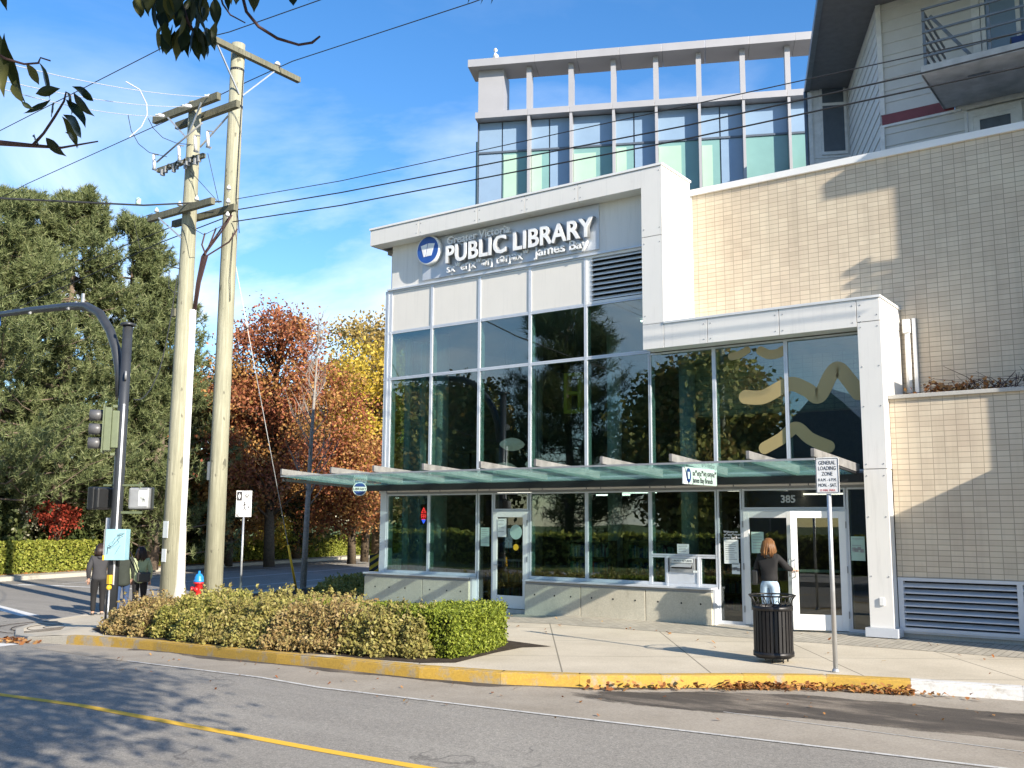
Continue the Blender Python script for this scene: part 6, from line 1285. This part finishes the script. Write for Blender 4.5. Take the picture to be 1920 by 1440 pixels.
leaves = [(8, 62, 36, 195, 30), (-8, 50, 4, 178, 30), (48, 118, 76, 160, 15), (72, 116, 100, 186, 24), (113, 166, 62, 176, 17), (135, 162, 184, 190, 17), (138, 172, 171, 219, 20), (124, 172, 140, 215, 22), (122, 186, 164, 232, 24), (118, 215, 162, 260, 27), (116, 218, 150, 278, 20), (104, 192, 92, 220, 14), (86, 258, 118, 292, 17), (95, 186, 46, 216, 12), (122, 248, 152, 275, 17), (30, 150, 40, 195, 26), (60, 255, 74, 270, 16), (0, -30, 11, 18, 12), (40, 190, 62, 205, 10)]
for u, v, u2, v2, w in leaves: cherry_leaf(at(u, v, 3.85+rg.uniform(-.06, .06))-o, at(u2, v2, 3.85+rg.uniform(-.1, .1))-o, w/1850*4.2, rg.uniform(0, 6), lf)
# the top cluster
tw.tube([(.25, .1, 3.6), (1.3, 2.2, 4.6)]+T((300, -90, 4.7), (330, -20, 4.75), (352, 40, 4.75), (372, 78, 4.75)), [.04, .03, .02, .012, .008, .004], 6)
tw.tube(T((330, -40, 4.75), (420, -25, 4.8), (520, -28, 4.9), (600, -40, 5.0)), [.012, .010, .008, .006], 5)
tw.tube(T((410, -20, 4.8), (418, 8, 4.8), (432, 28, 4.8), (460, 43, 4.8)), [.006, .005, .004, .003], 5)
tw.tube(T((450, -25, 4.8), (462, 22, 4.8), (485, 50, 4.8), (520, 72, 4.8), (560, 84, 4.8), (585, 80, 4.8), (600, 68, 4.8)), [.008, .008, .008, .008, .007, .007, .005], 6)
for i in range(64):
    u = rg.gauss(338, 38) if i < 46 else rg.uniform(270, 580); u = min(590, max(262, u)); v = rg.uniform(-50, 55) if u < 410 else rg.uniform(-55, -25)
    if u < 300: v = rg.uniform(-40, 5)
    L_ = rg.uniform(44, 62); D = 4.75+rg.uniform(-.25, .25); cherry_leaf(at(u, v, D)-o, at(u+rg.gauss(0, 11), v+L_, D+rg.uniform(-.03, .03))-o, rg.uniform(18, 25)/1850*5.1, rg.uniform(0, 6), lf)
for i in range(13): u = 318+i*5.5+rg.uniform(-3, 3); cherry_leaf(at(u, 52+rg.uniform(-10, 12), 4.75)-o, at(u+(u-352)*.55, 100+rg.uniform(-8, 16), 4.75)-o, 20/1850*5.1, rg.uniform(0, 6), lf)
for u, u2 in ((880, 882), (905, 907), (922, 926), (300, 262), (310, 278)): cherry_leaf(at(u, -45 if u > 500 else -30, 4.9)-o, at(u2, 10 if u > 500 else 26, 4.9)-o, 20/1850*5.1, 1.0, lf)
lf.build('hanging_leaves', M['cherry'], ch); tw.build('branches', M['twig'], ch)
def overhead_crown(root, ctr, rad, n, per, seed, m, keep=1.0):
    rg = np.random.default_rng(seed); u = unit(n)*np.cbrt(rg.uniform(.05, 1, n))[:, None]; c = u*np.array(rad)+np.array(ctr)
    P = np.repeat(c, per, 0)+rg.normal(size=(n*per, 3))*np.array([.42, .42, .25]); P = P[~in_view(P, 60)]
    raw('crown', leaf_quads(P-np.array(root.location), .085, None, 1.7), 4, M[m], root)
overhead_crown(ch, (11.8, -19.6, 6.2), (3.6, 3.2, 2.4), 150, 60, 1, 'cherry')
sh = thing('shade_tree', 'street tree beyond the right edge that dapples the road with shade', 'tree', (20.6, -18.6, 0)); MB().tube([(0, 0, -.2), (0, 0, 2.2), (-.7, .7, 4.2), (-1.8, 1.8, 5.6), (-2.8, 2.6, 7.6)], [.22, .18, .14, .10, .03], 10).build('trunk', M['bark'], sh)
overhead_crown(sh, (17.2, -15.9, 6.5), (2.7, 2.9, 2.3), 175, 75, 2, 'cherry')
s = MB(); rg2 = np.random.default_rng(4)
for i in range(40): e = unit(1)[0]*np.array([2.6, 1.7, 2.2])+np.array([-3.0, 2.7, 6.6]); s.tube([(-1.2, 1.2, 4.9), tuple((e+np.array([-1.8, 1.8, 5.6]))*.5+np.array([0, 0, .2])), tuple(e)], [.06, .035, .01], 5)
s.build('limbs', M['bark'], sh)
# ------------------------------------------------------------------ what the glass mirrors: the far side of our street
bg_ = 'trees across the street behind the viewer'
pine_tree('dark tall conifer across the street mirrored in the library glass', (-15.2, -32, -.2), 17.5, 5.0, .6, 6000, bg_, 31, .62, 13, .35, 'cedar')
leafy_tree('golden_tree', 'olive gold tree left of the mirrored conifer', 'tree', (-24, -31, -.2), 11, 5, 1.5, [('tan', 50), ('shrubg', 50)], 230, 120, .26, .7, 'bark', .3, group=bg_, seed=33)
leafy_tree('golden_tree', 'broad brown gold tree right of the mirrored conifer', 'tree', (-7.2, -34, -.2), 12, 4.6, 1.5, [('tan', 30), ('shrubg', 70)], 230, 120, .26, .7, 'bark', .3, group=bg_, seed=34)
leafy_tree('golden_tree', 'round tree beside the mirrored gable house', 'tree', (5.6, -37, -.2), 8.6, 3.6, 1.2, [('tan', 40), ('shrubg', 60)], 150, 120, .26, .7, 'bark', .3, group=bg_, seed=35)
hs_ = thing('gable_house', 'dark gabled house across the street mirrored in the right panes', 'house', (0, -37, -.2)); MB().box(-4.5, 4.5, -4, 4, 0, 4.6).build('wall', M['grey'], hs_)
MB().prism([(-5.1, 4.5), (5.1, 4.5), (0, 9.2)], lambda a, b, t: (a, -4.4+8.8*t, b)).build('roof', M['tdark'], hs_)
for x in (-2.6, 0, 2.6):
    w_ = MB().box(x-.6, x+.6, 4.001, 4.06, 1.2, 2.8).build('window', M['trimw'], hs_); MB().box(x-.5, x+.5, 4.061, 4.08, 1.3, 2.7).build('pane', M['tdark'], w_)
m_ = thing('utility_pole', 'weathered wooden pole across the street mirrored in an upper pane', 'utility pole', (-5.0, -31.5, -.2)); MB().tube([(0, 0, 0), (0, 0, 12)], [.18, .13], 10).build('pole_shaft', M['pole'], m_); MB().box(-1.2, 1.2, -.06, .06, 11, 11.14).build('crossarm', M['arm'], m_)
hedge('clipped_hedge', 'dark hedge across the street behind the viewer', [(-40, -24), (40, -22.5)], 1.2, 1.5, 'hedge', 'core', 60, .16, lambda x: -.2)
